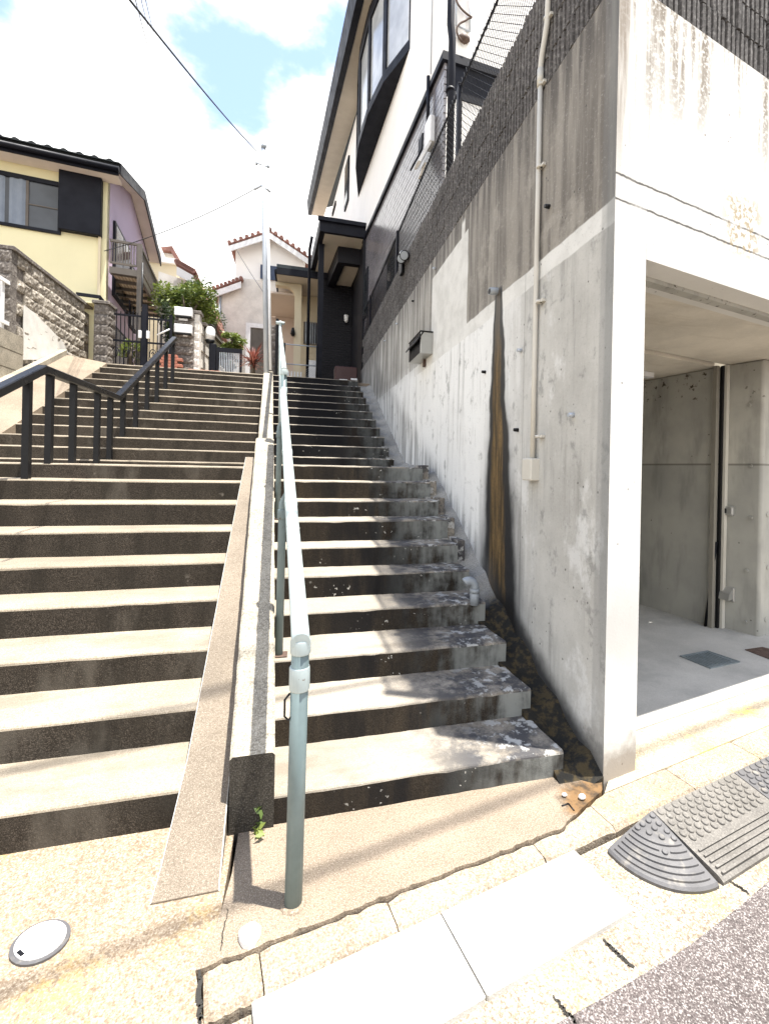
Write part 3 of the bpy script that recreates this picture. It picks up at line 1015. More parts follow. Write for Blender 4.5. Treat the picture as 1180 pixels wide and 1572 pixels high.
# door track and slim casing at the inner edge of the pier
m = MB(); m.obox(ga(2.955, 1.215, .0), SD * .05, SN * .04, A3(0, 0, 2.76)); m.build('door_track', plain('track_metal', (.25, .235, .2), .5, .2), gar)
m = MB(); m.obox(ga(3.018, 1.19, .0), SD * .03, SN * .027, A3(0, 0, 2.76)); m.build('track_gap', M['black'], gar)
m = MB(); m.obox(ga(3.05, 1.165, .0), SD * .05, SN * .05, A3(0, 0, 2.77)); m.build('door_casing', M['cream_pipe'], gar)
m = MB(); m.obox(ga(1.6, 1.75, 2.70), SD * 1.1, SN * .08, A3(0, 0, .055)); m.build('strip_lamp', M['white_metal'], gar)
m = MB(); m.prism(inpoly(.255, 5.4, 8, -.3, 1.65), (0, 0, .303)); struct(m.build('garage_floor', M['floor']))
# switch box and outlet cover on the pier
o = onpl(1119, 784, ga(3.115, 1.05), SD)
t = thing('switch_box', o, 'small grey switch box high on the garage pier, above the hooded outlet', 'switch box')
m = MB(); m.cbox(o + SN * .06 - A3(0, 0, .05), -SN * .12, A3(0, 0, .1), -SD * .05, .012); m.build('cover', M['steelbox'], t)
m = MB(); m.cbox(o + SN * .045 - A3(0, 0, .025) - SD * .05, -SN * .045, A3(0, 0, .05), -SD * .012, .004); m.build('key_switch', M['black'], t)
o = onpl(1117, 912, ga(3.115, 1.05), SD)
t = thing('outlet_cover', o, 'hooded metal outlet cover low on the garage pier, below the switch box', 'outlet')
m = MB(); m.cbox(o + SN * .07 - A3(0, 0, .07), -SN * .14, A3(0, 0, .15), -SD * .02, .008); m.build('back_plate', M['steelbox'], t)
m = MB()
a = o - SD * .02
m.prism([a + SN * .06 + A3(0, 0, .07), a + SN * .06 - A3(0, 0, .04), a + SN * .06 - SD * .075 - A3(0, 0, .045), a + SN * .06 - SD * .06 + A3(0, 0, .02)], -SN * .12)
m.build('hood', M['steelbox'], t)
# pole leaning on the inner wall
q0 = onz(1082, 962, 0); q1 = onpl(1099, 832, ga(3.0, 1.3), SD)
tag(MB().tube([q0, q1], .013, 8).build('leaning_pole', M['black']), 'thin black pole leaning on the inner garage wall', 'pole')
# floor grate and rusty plate
G4 = [onz(*q, .004) for q in [(1043, 1008), (1090, 1027), (1136, 1017), (1086, 1000)]]
t = thing('drain_cover', sum(G4) / 4, 'blue grey ribbed steel drain cover in the garage floor', 'drain cover')
m = MB(); m.prism(G4, (0, 0, .006)); m.build('plate', M['drain'], t)
u = (G4[3] - G4[0]); v = (G4[1] - G4[0]); z_ = A3(0, 0, 1)
for i in range(9):
    m = MB(); m.obox(G4[0] + u * (.08 + .095 * i) + v * .12 + z_ * .0062, u * .045, v * .76, z_ * .005); m.build('rib', M['drain'], t)
for (p_, q_) in ((0, 1), (1, 2), (2, 3), (3, 0)):
    a, b = G4[p_], G4[q_]; cc = sum(G4) / 4
    m = MB(); m.prism([a + z_ * .0063, b + z_ * .0063, b + (cc - b) * .08 + z_ * .0063, a + (cc - a) * .08 + z_ * .0063], z_ * .003); m.build('rim', M['drain'], t)
G4 = [onz(*q, .004) for q in [(1143, 998), (1182, 1013), (1215, 1006), (1170, 994)]]
t = thing('rust_plate', sum(G4) / 4, 'rusty brown checker plate in the garage floor by the pier', 'floor plate')
m = MB(); m.prism(G4, (0, 0, .006)); m.build('plate', M['rust'], t)
u = (G4[3] - G4[0]); v = (G4[1] - G4[0])
m = MB()
for i in range(9):
    for j in range(9):
        m.obox(G4[0] + u * (.06 + .1 * i) + v * (.06 + .1 * j) + z_ * .0061, u * .05, v * .02, z_ * .003)
m.build('treads', M['rust'], t, True, 'stuff')

# tie bolts sticking out of the side wall
WX = 1.563
for q in [(843, 317), (800, 538), (795, 660), (745, 571), (880, 637), (668, 412), (635, 462), (610, 497), (592, 523), (583, 632), (559, 630)]:
    o = onx(*q, WX)
    MB().tube([o + A3(.01, 0, 0), o + A3(-.035, 0, 0)], [.016, .012], 8).build('tie_bolt', M['black'] if q[0] % 2 else M['galv'], gar)
# weep pipe whose water stains the wall
o = onx(763, 446, WX)
m = MB(); m.tube([o + A3(.05, 0, .0), o + A3(-.07, 0, -.012)], .03, 14); m.tube([o + A3(-.0705, 0, -.012), o + A3(-.072, 0, -.012)], .023, 14, 1)
m.build('weep_pipe', [M['grey_pvc'], M['black']], gar)

# electrical conduit with clips and junction box
X = WX - .024
path = [onx(*q, X) for q in [(845, -40), (841, 0), (839.6, 32), (836, 58), (831.5, 85), (829.5, 105), (829, 126)]]
low = [onx(*q, X) for q in [(829, 126), (828, 330), (827, 560), (826, 705)]]
t = thing('conduit', low[-1], 'cream plastic cable conduit running down the stained concrete wall into a junction box', 'conduit')
MB().tube(path, .0185, 12).build('flexible_pipe', M['cream_pipe'], t)
yy = low[0][1]
MB().tube([A3(X, yy, q[2]) for q in low], .0165, 12).build('pipe', M['cream_pipe'], t)
MB().tube([A3(X, yy, low[0][2] + .09), A3(X, yy, low[0][2] - .03)], .022, 12).build('coupling', M['cream_pipe'], t)
for q in [(839, 28), (829, 130), (828, 256), (827, 463), (826, 670)]:
    o = onx(*q, X)
    m = MB(); m.tube([o + A3(0, 0, .009), o - A3(0, 0, .009)], .0215, 12); m.obox(o + A3(.0, -.045, -.009), A3(.022, 0, 0), A3(0, .04, 0), A3(0, 0, .018))
    m.build('clip', M['cream_pipe'], t)
o = onx(825, 722, WX)
m = MB(); m.cbox(A3(WX, yy - .05, o[2] - .07), (0, .13, 0), (0, 0, .15), (-.062, 0, 0), .006); m.build('junction_box', M['cream_pipe'], t)

# wall letterbox with a sloping hood
o = onx(664, 543, WX); y0b = o[1]; z0b = o[2]; z1b = onx(664, 511, WX)[2]; y1b = onx(645, 562, WX)[1]
wd = WX - onpl(645, 543, A3(0, y0b, 0), A3(0, 1, 0))[0]
t = thing('letterbox', (WX, y0b, z0b), 'stainless steel letterbox with black flap mounted on the concrete wall beside the stairs', 'letterbox')
m = MB(); m.cbox((WX, y0b, z0b), (-wd, 0, 0), (0, y1b - y0b, 0), (0, 0, z1b - z0b), .006); m.build('body', M['steelbox'], t)
m = MB(); m.cbox((WX - wd - .001, y0b + .012, z0b + .008), (0, y1b - y0b - .024, 0), (0, 0, z1b - z0b - .012), (-.006, 0, 0), .003); m.build('front', M['black'], t)
m = MB()
m.prism([A3(WX - wd * .8, y0b - .012, z1b + .012), A3(WX - wd - .05, y0b - .012, z1b - .11), A3(WX - wd - .045, y0b - .012, z1b - .125), A3(WX - wd * .8 + .01, y0b - .012, z1b - .0)], (0, y1b - y0b + .024, 0))
m.build('flap', M['black'], t)
m = MB(); m.cbox((WX, y0b - .008, z1b + .001), (-wd - .01, 0, 0), (0, y1b - y0b + .016, 0), (0, 0, .012), .003); m.build('lid', M['black'], t)
m = MB(); m.obox((WX - .03, (y0b + y1b) / 2, z0b - .09), (.03, 0, 0), (0, .06, 0), (0, 0, .09)); m.build('bracket', M['rust'], t)

# ribbed block wall on top of the concrete
BW = thing('block_wall', (1.6, 2.1, 4.2), 'dark ribbed split face block wall standing on the tall concrete wall', 'block wall')


def rib_block(L=.390, H=.181, T=.08, ribs=8, seed=0):
    rd = random.Random(seed); m = MB(); prof = []
    for i in range(ribs):
        a = L * i / ribs; s_ = L / ribs
        d = rd.uniform(-.004, .003)
        prof += [(a + s_ * .04, .0), (a + s_ * .16, -.026 + d), (a + s_ * .70, -.026 + d + rd.uniform(-.004, .004)), (a + s_ * .84, .0)]
    poly = [(0, 0)] + prof + [(L, 0), (L, T), (0, T)]
    m.prism([A3(a, b, 0) for a, b in poly], (0, 0, H))
    return m.mesh('block', M['rib_block'])


RB = [rib_block(seed=k) for k in range(5)]
rnd = random.Random(3)
for c_ in range(4):
    z = 4.203 + c_ * .19
    off = 0 if c_ % 2 == 0 else -.2
    for i in range(25):
        y = 2.13 + i * .397 + off
        if y < 2.05 or y + .39 > 11.95:
            continue
        inst(random.choice(RB), 'block', BW, frame4((1.588 + rnd.uniform(-.003, .003), y + .392, z), (0, -1, 0), (1, 0, 0), (0, 0, 1)))
    for i in range(20):
        q = ga(.1 + i * .397 - off * .5, .035 + rnd.uniform(-.003, .003), z)
        inst(random.choice(RB), 'block', BW, frame4(q, SD, SN, (0, 0, 1)))
m = MB(); m.box((1.60, 2.15, 4.201), (1.66, 11.93, 4.95)); m.obox(ga(.08, .05, 4.201), SD * 8, SN * .05, A3(0, 0, .75)); m.build('mortar', M['cladding_joint'], BW)

# chain link fence on the block wall
FN = thing('chain_link_fence', (1.63, 4.6, 4.96), 'black chain link fence with slim posts on top of the ribbed block wall', 'fence')
FZ0, FZ1 = 4.97, 5.72
for yv in (2.12, 4.62, 7.75, 10.8):
    m = MB(); m.box((1.575, yv - .028, 4.62), (1.62, yv + .028, FZ1 + .02)); m.build('post', M['navy'], FN)
    m = MB(); m.box((1.571, yv - .032, FZ1 + .021), (1.624, yv + .032, FZ1 + .03)); m.build('post_cap', M['navy'], FN)
m = MB(); m.tube([A3(1.605, 2.1, FZ1), A3(1.605, 11.95, FZ1)], .012, 6); m.tube([A3(1.605, 2.1, FZ0), A3(1.605, 11.95, FZ0)], .008, 6); m.build('rail', M['navy'], FN)
m = MB(); wv = .003; hgt = FZ1 - FZ0 + .05
y = 2.1
while y < 11.9:
    for sgn in (-1, 1):
        a = A3(1.606, y, FZ0 - .01); b = A3(1.606 + .002 * sgn, y + sgn * hgt, FZ0 - .01 + hgt)
        if b[1] > 11.95:
            f = (11.95 - a[1]) / (b[1] - a[1]); b = a + (b - a) * f
        if b[1] < 2.1:
            f = (2.1 - a[1]) / (b[1] - a[1]); b = a + (b - a) * f
        m.tube([a, b], wv, 3, 0, False)
    y += .072
for k in range(1, 10):   # twisted selvedge loops along the top
    pass
y = 2.1
while y < 11.9:
    m.tube([A3(1.595, y, FZ1 - .02), A3(1.59, y + .02, FZ1 + .04), A3(1.618, y + .04, FZ1 + .03), A3(1.615, y + .05, FZ1 - .02)], .0025, 3, 0, False)
    y += .062
m.build('wire_mesh', M['black'], FN, False, 'stuff')
# the front return of the fence
m = MB()
for i in range(60):
    a = i * .062
    for sgn in (-1, 1):
        b = a + sgn * hgt
        a2, b2 = a, b
        if b > 3.6: b2 = 3.6
        if b < 0: b2 = 0
        f = abs(b2 - a) / hgt
        m.tube([ga(.05 + a, .06, FZ0), ga(.05 + b2, .06, FZ0 + f * hgt)], wv, 3, 0, False)
m.build('wire_mesh', M['black'], FN, False, 'stuff')

# security light with two round heads on the block wall
o = onx(622, 402, 1.56)
t = thing('security_light', o, 'black sensor light with two round spotlight heads on the ribbed block wall', 'security light')
m = MB(); m.cbox(o + A3(.02, .06, -.14), (0, .14, 0), (-.07, 0, 0), (0, 0, .26), .012); m.build('sensor_box', M['black'], t)
m = MB(); m.sphere(o + A3(-.02, .12, .17), .055, 12, 0, (1, 1, 1.1)); m.build('sensor_dome', M['globe'], t)
for dy, dz in ((-.03, .03), (-.25, -.02)):
    c_ = o + A3(-.06, dy, dz)
    ax = A3(-.45, -.75, -.35); ax = ax / np.linalg.norm(ax)
    m = MB(); m.tube([c_ - ax * .08, c_ - ax * .03, c_ + ax * .05], [.035, .068, .075], 14); m.build('spotlight', M['black'], t)
    m = MB(); m.tube([c_ + ax * .0505, c_ + ax * .056], [.062, .058], 14); m.build('lens', M['grey_pvc'], t)
m = MB(); m.tube([o + A3(.02, .0, .06), o + A3(-.05, -.25, .02)], .016, 8); m.build('arm', M['black'], t)

# ------------------------------------------------------------------ right hand house above the stairs
HD = A3(-.067, .998, 0); HD /= np.linalg.norm(HD)     # along the house, going away
HN = A3(HD[1], -HD[0], 0)                             # into the house
HP = A3(2.0, 6.5, 0)


def ho(a, b, z=0.0):
    q = HP + HD * a + HN * b
    return A3(q[0], q[1], z)


def hopx(x, y, off=0.0):   # photo point on the plane `off` in front of the house wall -> (along, height)
    q = onpl(x, y, HP - HN * off, HN)
    return (q - HP) @ HD, q[2]


HB = thing('black_and_white_house', (2.0, 6.5, 4.1), 'white stucco house with dark brick cladding and a black bow window above the concrete wall', 'house')
ZC = 7.72
LEN = 13.6
m = MB(); m.obox(ho(0.03, .03, 4.0), HD * 5.65, HN * 7, A3(0, 0, ZC - 4.0)); m.build('wall_core', M['cladding_joint'], HB)
m = MB(); m.obox(ho(0, 0.0, ZC + .12), HD * LEN, HN * 7, A3(0, 0, 4.5)); m.build('upper_wall', M['stucco_white'], HB)
# dark brick cladding on the ground floor (rows of small bricks)
m = MB(); rnd = random.Random(5)
rows = 34; rh = (ZC - 4.05) / rows
for r in range(rows):
    off = (r % 2) * .12
    z = 4.05 + r * rh
    a = -off
    while a < 5.7:
        a0, a1 = max(0, a + .005), min(5.7, a + .235)
        if a1 - a0 > .02:
            t_ = rnd.uniform(-.002, .0015)
            m.obox(ho(a0, t_, z + .007), HD * (a1 - a0), HN * .04, A3(0, 0, rh - .014))
        a += .24
m.build('brick_cladding', M['cladding'], HB, True, 'stuff')
m = MB(); m.obox(ho(.002, .045, 4.0), HN * 6.9, HD * .025, A3(0, 0, ZC - 4.5)); m.build('front_wall', M['stucco_white'], HB)
m = MB(); m.obox(ho(-.01, .045, ZC - .495), HN * 6.9, HD * .035, A3(0, 0, .49)); m.build('front_frieze', M['navy'], HB)
# profiled dark band over the cladding
m = MB()
m.obox(ho(-.05, -.05, ZC), HD * 5.9, HN * .1, A3(0, 0, .09)); m.obox(ho(-.035, -.035, ZC + .091), HD * 5.9, HN * .08, A3(0, 0, .05))
m.obox(ho(-.05, .051, ZC), HN * 4, HD * .1, A3(0, 0, .09)); m.obox(ho(-.035, .046, ZC + .091), HN * 4, HD * .08, A3(0, 0, .05))
m.build('band', M['navy'], HB)
# rain pipe on the near corner
a0, z0 = hopx(694, 60, .07)
m = MB(); m.tube([ho(a0, -.07, 4.9), ho(a0, -.07, ZC - .1), ho(a0, -.1, ZC + .1), ho(a0, -.1, 12.0)], .052, 12); m.build('rain_pipe', M['navy'], HB)
for z in (5.6, 6.9, 8.6, 10.2):
    m = MB(); m.tube([ho(a0, -.085, z - .015), ho(a0, -.085, z + .015)], .066, 12); m.build('pipe_clip', M['navy'], HB)
# thin seam and cable on the white wall
a1, z1 = hopx(662, 60, .01)
m = MB(); m.tube([ho(a1, -.012, ZC + .3), ho(a1, -.012, 12)], .008, 6); m.build('cable', M['galv'], HB)
a1, z1 = hopx(660, 120, .03)
m = MB(); m.tube([ho(a1, -.06, hopx(660, 118, .03)[1]), ho(a1 - .02, -.06, hopx(663, 186, .06)[1])], .03, 8); m.build('conduit_cover', M['navy'], HB)
# long eave: fascia with gutter, and boarded soffit
e0 = onpl(554, 0, HP - HN * .62, HN); e1 = onpl(476, 330, HP - HN * .62, HN)
ed = (e1 - e0); e00 = e0 - ed * .02
m = MB()
up = A3(0, 0, 1)
m.loft([[e + HN * .06, e - HN * .1, e - HN * .16 + up * .6, e + HN * .06 + up * .62] for e in (e00, e0, (e0 + e1) / 2, e1)]); m.build('fascia', M['navy'], HB)
m = MB()
for e in (e00,):
    pass
sec = []
for e in (e00, e0, (e0 + e1) / 2, e1):
    sec.append([e + up * .03 + HN * .061, e + up * .03 + HN * .63, e + up * .09 + HN * .63, e + up * .09 + HN * .061])
m.loft(sec); m.build('soffit', M['soffit'], HB)
m = MB()
m.loft([[e + up * .2, e + up * .3, e + HN * 5 + up * 2.4, e + HN * 5 + up * 2.3] for e in (e00, e1)]); m.build('roof', M['roof_dark'], HB)
m = MB(); m.obox(ho(-.02, -.02, 12.345), HD * 3.5, HN * 7, up * .2); m.build('parapet', M['navy'], HB)
# bow window
ZB = 9.52
bp = [A3(1.885, 8.3, ZB), A3(1.53, 9.2, ZB), A3(1.345, 10.15, ZB), A3(1.27, 11.25, ZB), A3(1.31, 12.0, ZB), A3(1.545, 13.3, ZB)]
back = [A3(1.62, 13.3, ZB), A3(1.96, 8.3, ZB)]
m = MB(); m.prism(bp + back, (0, 0, .12)); m.build('bow_base', M['navy'], HB)
m = MB(); m.prism([q + up * 2.2 for q in bp + back], (0, 0, .3)); m.build('bow_head', M['navy'], HB)
for i in range(5):
    a, b = bp[i] + up * .122, bp[i + 1] + up * .122
    d = b - a; L = np.linalg.norm(d); d = d / L; n_ = A3(d[1], -d[0], 0)
    wf = MB(); fw_ = .075
    wf.obox(a, d * fw_, n_ * .08, up * 2.076); wf.obox(b - d * fw_, d * fw_, n_ * .08, up * 2.076)
    wf.obox(a + d * (fw_ + .001), d * (L - 2 * fw_ - .002), n_ * .08, up * .08); wf.obox(a + d * (fw_ + .001) + up * 1.996, d * (L - 2 * fw_ - .002), n_ * .08, up * .08)
    fr_o = wf.build('window_frame', M['navy'], HB)
    m = MB(); m.obox(a + d * (fw_ - .002) + n_ * .04 + up * .08, d * (L - 2 * fw_ + .004), n_ * .012, up * 1.916); m.build('pane', M['glass_sky'], fr_o)
# small upper windows farther along
for (x0, y0, x1, y1) in ((537, 238, 531, 322), (516, 308, 511, 332)):
    a0, z1 = hopx(x0, y0); a1, z0 = hopx(x1, y1)
    m = MB(); m.obox(ho(a0, -.05, z0), HD * max(.7, a1 - a0), HN * .06, up * (z1 - z0)); fo = m.build('window_frame', M['navy'], HB)
    m = MB(); m.obox(ho(a0 + .08, -.058, z0 + .1), HD * (max(.7, a1 - a0) - .16), HN * .01, up * (z1 - z0 - .2)); m.build('pane', M['glass'], fo)
# narrow window low in the cladding, by the porch
for (xa, ya, xb, yb) in ((564, 408, 558, 490),):
    q = onpl(xa, ya, HP - HN * .03, HN); a0 = (q - HP) @ HD; z1 = q[2]; z0 = hopx(xb, yb, .03)[1]
    m = MB(); m.obox(ho(a0, -.03, z0), HD * .55, HN * .05, up * (z1 - z0)); fo = m.build('window_frame', M['navy'], HB)
    m = MB(); m.obox(ho(a0 + .06, -.036, z0 + .08), HD * .43, HN * .01, up * (z1 - z0 - .16)); m.build('pane', M['glass'], fo)
# tall dark louvre window behind the fence
q = onpl(607, 400, HP - HN * .03, HN); a0 = (q - HP) @ HD
m = MB(); m.obox(ho(a0, -.03, 4.9), HD * .7, HN * .05, up * 1.3); fo = m.build('window_frame', M['navy'], HB)
m = MB(); m.obox(ho(a0 + .06, -.036, 4.98), HD * .58, HN * .01, up * 1.14); m.build('pane', M['glass'], fo)
# porch at the head of the stairs
PY = 12.1
pf = {k: ony(*q, PY) for k, q in dict(tl=(491, 328), tr=(569, 342), bl=(499, 354), br=(560, 366)).items()}
XL, ZT, ZS = pf['tl'][0], 8.16, 7.78
xr_ = 1.66
m = MB()
m.prism([A3(XL, PY, ZS), A3(xr_, PY, ZS), A3(xr_ - .34, 17.2, ZS), A3(XL - .32, 17.2, ZS)], up * (ZT - ZS)); rf = m.build('porch_roof', M['navy'], HB)
m = MB(); m.prism([A3(XL + .14, PY + .1, ZS - .012), A3(xr_ - .02, PY + .1, ZS - .012), A3(xr_ - .34, 17.1, ZS - .012), A3(XL - .18, 17.1, ZS - .012)], up * .01); m.build('porch_soffit', M['soffit'], rf)
m = MB(); m.obox(A3(XL - .05, PY - .07, ZT - .12), (xr_ - XL + .05, 0, 0), (0, .068, 0), up * .1); m.build('porch_gutter', M['navy'], rf)
b1 = ony(519, 373, 12.75); b2 = ony(519, 399, 12.75)
m = MB(); m.prism([A3(b1[0], 12.75, b2[2] - .05), A3(1.62, 12.75, b2[2] - .05), A3(1.62, 12.95, b2[2] - .05), A3(b1[0] + .2, 12.95, b2[2] - .05), A3(b1[0] - .15, 17, b2[2] - .05), A3(b1[0] - .4, 17, b2[2] - .05)], up * (ZS - .013 - b2[2] + .05))
m.build('porch_beam', M['porch_brick'], HB)
m = MB(); m.prism([A3(b1[0] + .18, 12.96, 7.42), A3(1.6, 12.96, 7.42), A3(1.4, 17, 7.42), A3(b1[0] - .16, 17, 7.42)], up * .02); m.build('porch_ceiling', M['soffit'], HB)
m = MB(); m.box((-.02 + .55, 14.62, 3.5), (1.62, 14.9, 8.1)); m.build('porch_wall', M['cladding_joint'], HB)
m = MB()
for r in range(52):
    z = 3.58 + r * .075; x = .55 - (r % 2) * .11
    while x < 1.6:
        m.box((max(.55, x + .003), 14.59 + rnd.uniform(-.004, .004), z + .003), (min(1.6, x + .217), 14.63, z + .072)); x += .22
m.build('porch_bricks', M['porch_brick'], HB, True, 'stuff')
m = MB(); m.box((1.57, 12.05, 3.5), (1.66, 14.6, 7.7)); m.build('porch_side_wall', M['porch_brick'], HB)
q = ony(490, 500, 12.8)
m = MB(); m.box((q[0] - .06, 12.75, 3.575), (q[0] + .09, 12.9, 7.8)); m.build('porch_post', M['navy'], HB)
m = MB(); m.tube([A3(q[0] - .30, 12.6, 3.575), A3(q[0] - .30, 12.6, 7.5), A3(q[0] - .25, 12.4, 7.75)], .04, 10); m.build('rain_pipe', M['navy'], HB)
q = ony(531, 490, 14.5)
t = thing('wall_lantern', q, 'small glass lantern on the dark brick porch wall', 'wall lamp')
m = MB(); m.tube([q + A3(0, .08, .16), q + A3(0, -.06, .2), q + A3(0, -.08, .12)], .015, 6); m.sphere(q + A3(0, -.08, .13), .06, 8); m.build('bracket', M['black'], t)
m = MB(); m.tube([q + A3(0, -.08, .1), q + A3(0, -.08, -.08), q + A3(0, -.08, -.12)], [.075, .06, .03], 8); m.build('shade', M['globe'], t)
q = ony(531, 584, 11.6)
t = thing('parcel_box', (q[0], 11.6, 3.58), 'dark red parcel box with white labels standing in the shaded porch', 'parcel box')
m = MB(); m.cbox((q[0] - .28, 11.6, 3.576), (.56, 0, 0), (0, .4, 0), (0, 0, .62), .02); m.build('box', plain('oxblood', (.045, .012, .012), .45), t)
for k, (dx, dz, ww) in enumerate(((-.17, .36, .2), (-.17, .28, .07), (-.06, .28, .06), (.12, .4, .16))):
    m = MB(); m.box((q[0] + dx, 11.592, 3.58 + dz - .12), (q[0] + dx + ww, 11.598, 3.58 + dz - .12 + .045)); m.build('label', M['white_metal'], t)
# white floodlight on the cladding
q = onpl(655, 222, HP - HN * .1, HN)
t = thing('floodlight', q, 'white battery camera light with a small dark solar panel on the house cladding', 'floodlight')
u = HD
m = MB(); m.cbox(q - u * .12 + up * .0, u * .26, HN * .1, up * .42, .02); m.build('housing', M['white_metal'], t)
m = MB(); m.prism([q - u * .1 - up * .002, q + u * .12 - up * .002, q + u * .16 - HN * .16 - up * .32, q - u * .06 - HN * .16 - up * .32], HN * .05); m.build('hood', M['white_metal'], t)
m = MB(); m.prism([q + u * .0 - HN * .03 - up * .28, q + u * .1 - HN * .03 - up * .28, q + u * .1 - HN * .1 - up * .5, q - HN * .1 - up * .5], HN * .03); m.build('tray', M['soffit'], t)
m = MB(); m.prism([q + u * .16 + up * .3, q + u * .34 + up * .3, q + u * .36 + up * .06, q + u * .18 + up * .06], -HN * .03); m.prism([q + u * .18 + up * .055, q + u * .36 + up * .055, q + u * .42 - HN * .12 - up * .18, q + u * .24 - HN * .12 - up * .18], -HN * .03); m.build('panel', M['navy'], t)
# ornamental iron scroll in a frame on the front face
FX = lambda x, y: onpl(x, y, HP - HD * .02, HD)
c0 = FX(713, 20)
t = thing('iron_ornament', c0, 'curled rusty iron scroll ornament in a pale recessed frame on the white house front', 'wall ornament')
cor = [FX(*q) for q in ((700, -18), (721, -12), (721, 48), (700, 38))]
m = MB()
for i in range(4):
    m.tube([cor[i], cor[(i + 1) % 4]], .012, 6)
m.build('frame', M['galv'], t)
pp = []
for k in range(40):
    a = k / 39 * 11; r = .05 + .11 * abs(math.sin(a * .42))
    pp.append(c0 + HN * (r * math.cos(a)) + up * (.42 - k * .021 + r * .5 * math.sin(a)) - HD * .02)
m = MB(); m.tube(pp, .014, 6); m.build('scroll', M['rust'], t)
m = MB(); m.sphere(c0 - up * .38, .1, 10, 0, (1, .5, .7)); m.build('boss', M['rust'], t)

# ------------------------------------------------------------------ handrails
def collar(m, p, d, r, h):
    d = d / np.linalg.norm(d)
    m.tube([p - d * h / 2, p - d * (h / 2 - .004), p + d * (h / 2 - .004), p + d * h / 2], [r * .96, r, r, r * .96], 16)


t = thing('handrail', (.014, 1.713, 0), 'grey green steel pipe handrail beside the lower right hand flight', 'handrail', 'pipe handrails on the right stairs')
b = A3(.014, 1.713, 0); top = A3(.022, 1.713, .965); end = A3(-.17, 5.0, 2.40)
m = MB(); m.tube([b, top], .032, 18); po = m.build('post', M['green'], t)
m = MB(); m.tube([b - A3(0, 0, .02), b + A3(0, 0, .004), b + A3(0, 0, .010)], [.052, .047, .036], 16); m.build('grout', M['apron'], t)
rl = MB(); dr = (end - top) / np.linalg.norm(end - top)
rl.tube([top + A3(0, -.03, .005), top + dr * .05, end], .0335, 18); rl.build('rail', M['green_light'], t)
m = MB(); collar(m, A3(.0205, 1.713, .83), A3(0, 0, 1), .037, .085); m.build('collar', M['green_light'], t); m = MB(); collar(m, A3(.022, 1.713, .945), A3(0, 0, 1), .037, .05); m.sphere(A3(.022, 1.713, .966), .0365, 16, 0, (1, 1, .35)); m.build('collar', M['green_light'], t)
for f in (.3, .52, .74, .93):
    m = MB(); collar(m, top + (end - top) * f, dr, .0365, .06); m.build('collar', M['green_light'], t)
for yp in (2.88, 4.2):
    f = (yp - top[1]) / (end[1] - top[1]); pt = top + (end - top) * f; zb = np.interp(yp, RY, [0] + RZ[:-1]) ; zb = [z for yv, z in zip(RY, RZ) if yv <= yp][-1]
    m = MB(); px_ = A3(pt[0] - .045, yp, zb); m.tube([px_, A3(pt[0] - .04, yp, pt[2] - .09), A3(pt[0] - .01, yp, pt[2] - .035), pt], .024, 14); m.build('post', M['green'], t)
    m = MB(); collar(m, A3(pt[0] - .04, yp, pt[2] - .16), A3(0, 0, 1), .03, .06); m.build('collar', M['green'], t)
    m = MB(); m.cbox((px_[0] - .06, yp - .04, zb + .003), (.11, 0, 0), (0, .08, 0), (0, 0, .006), .002); m.build('base_plate', M['rust'], t)
m = MB(); m.tube([A3(-.012, 1.705, .78), A3(-.03, 1.70, .76), A3(-.03, 1.70, .70), A3(-.016, 1.70, .685), A3(-.004, 1.70, .70)], .004, 6); m.build('hook', M['black'], t)
t = thing('handrail', (-.19, 5.05, 1.63), 'pale pipe handrail of the upper right flight, ending in a T piece', 'handrail', 'pipe handrails on the right stairs')
b = A3(-.165, 5.08, 1.63); top = A3(-.165, 5.08, 2.64); end = A3(-.43, 10.3, 4.55)
dr = (end - top) / np.linalg.norm(end - top)
m = MB(); m.tube([b, top], .03, 16); m.build('post', M['green'], t)
m = MB(); m.tube([top + A3(0, -.03, 0), top + dr * .05, end], .03, 16); m.build('rail', M['green_light'], t)
m = MB(); collar(m, top - A3(0, 0, .02), A3(0, 0, 1), .04, .06); m.sphere(top, .04, 14, 0, (1, 1, .6)); m.build('collar', M['green_light'], t); m = MB(); collar(m, top - A3(0, 0, .22), A3(0, 0, 1), .037, .08); m.build('collar', M['green_light'], t)
for f in (.2, .5, .8):
    m = MB(); collar(m, top + (end - top) * f, dr, .034, .07); m.build('collar', M['green_light'], t)
for yp in (7.4, 10.25):
    f = (yp - top[1]) / (end[1] - top[1]); pt = top + (end - top) * f; zb = [z for yv, z in zip(RY, RZ) if yv <= yp][-1]
    m = MB(); m.tube([A3(pt[0], yp, zb), pt + (A3(0, 0, .16) if yp > 10 else 0)], .03, 14); m.build('post', M['green_light'], t)
q = end + A3(0, -.05, .17)
m = MB(); m.tube([q - A3(.09, 0, 0), q + A3(.09, 0, 0)], .034, 10); m.sphere(q, .05, 10); m.build('tee', M['green_light'], t)

# black railing in the middle of the left stairs
t = thing('railing', (-2.2, 4.8, 1.6), 'black painted steel railing zigzagging up the middle of the wide left staircase', 'railing')
X = -2.32
P = [onx(-150, 668, X), onx(65, 553, X), onx(180, 616, X), onx(268, 518, X)]
P[2][2] = P[1][2] = (P[1][2] + P[2][2]) / 2
tops = [A3(X, q[1], q[2]) for q in P]


def rail_z(y):
    return np.interp(y, [q[1] for q in tops], [q[2] for q in tops])


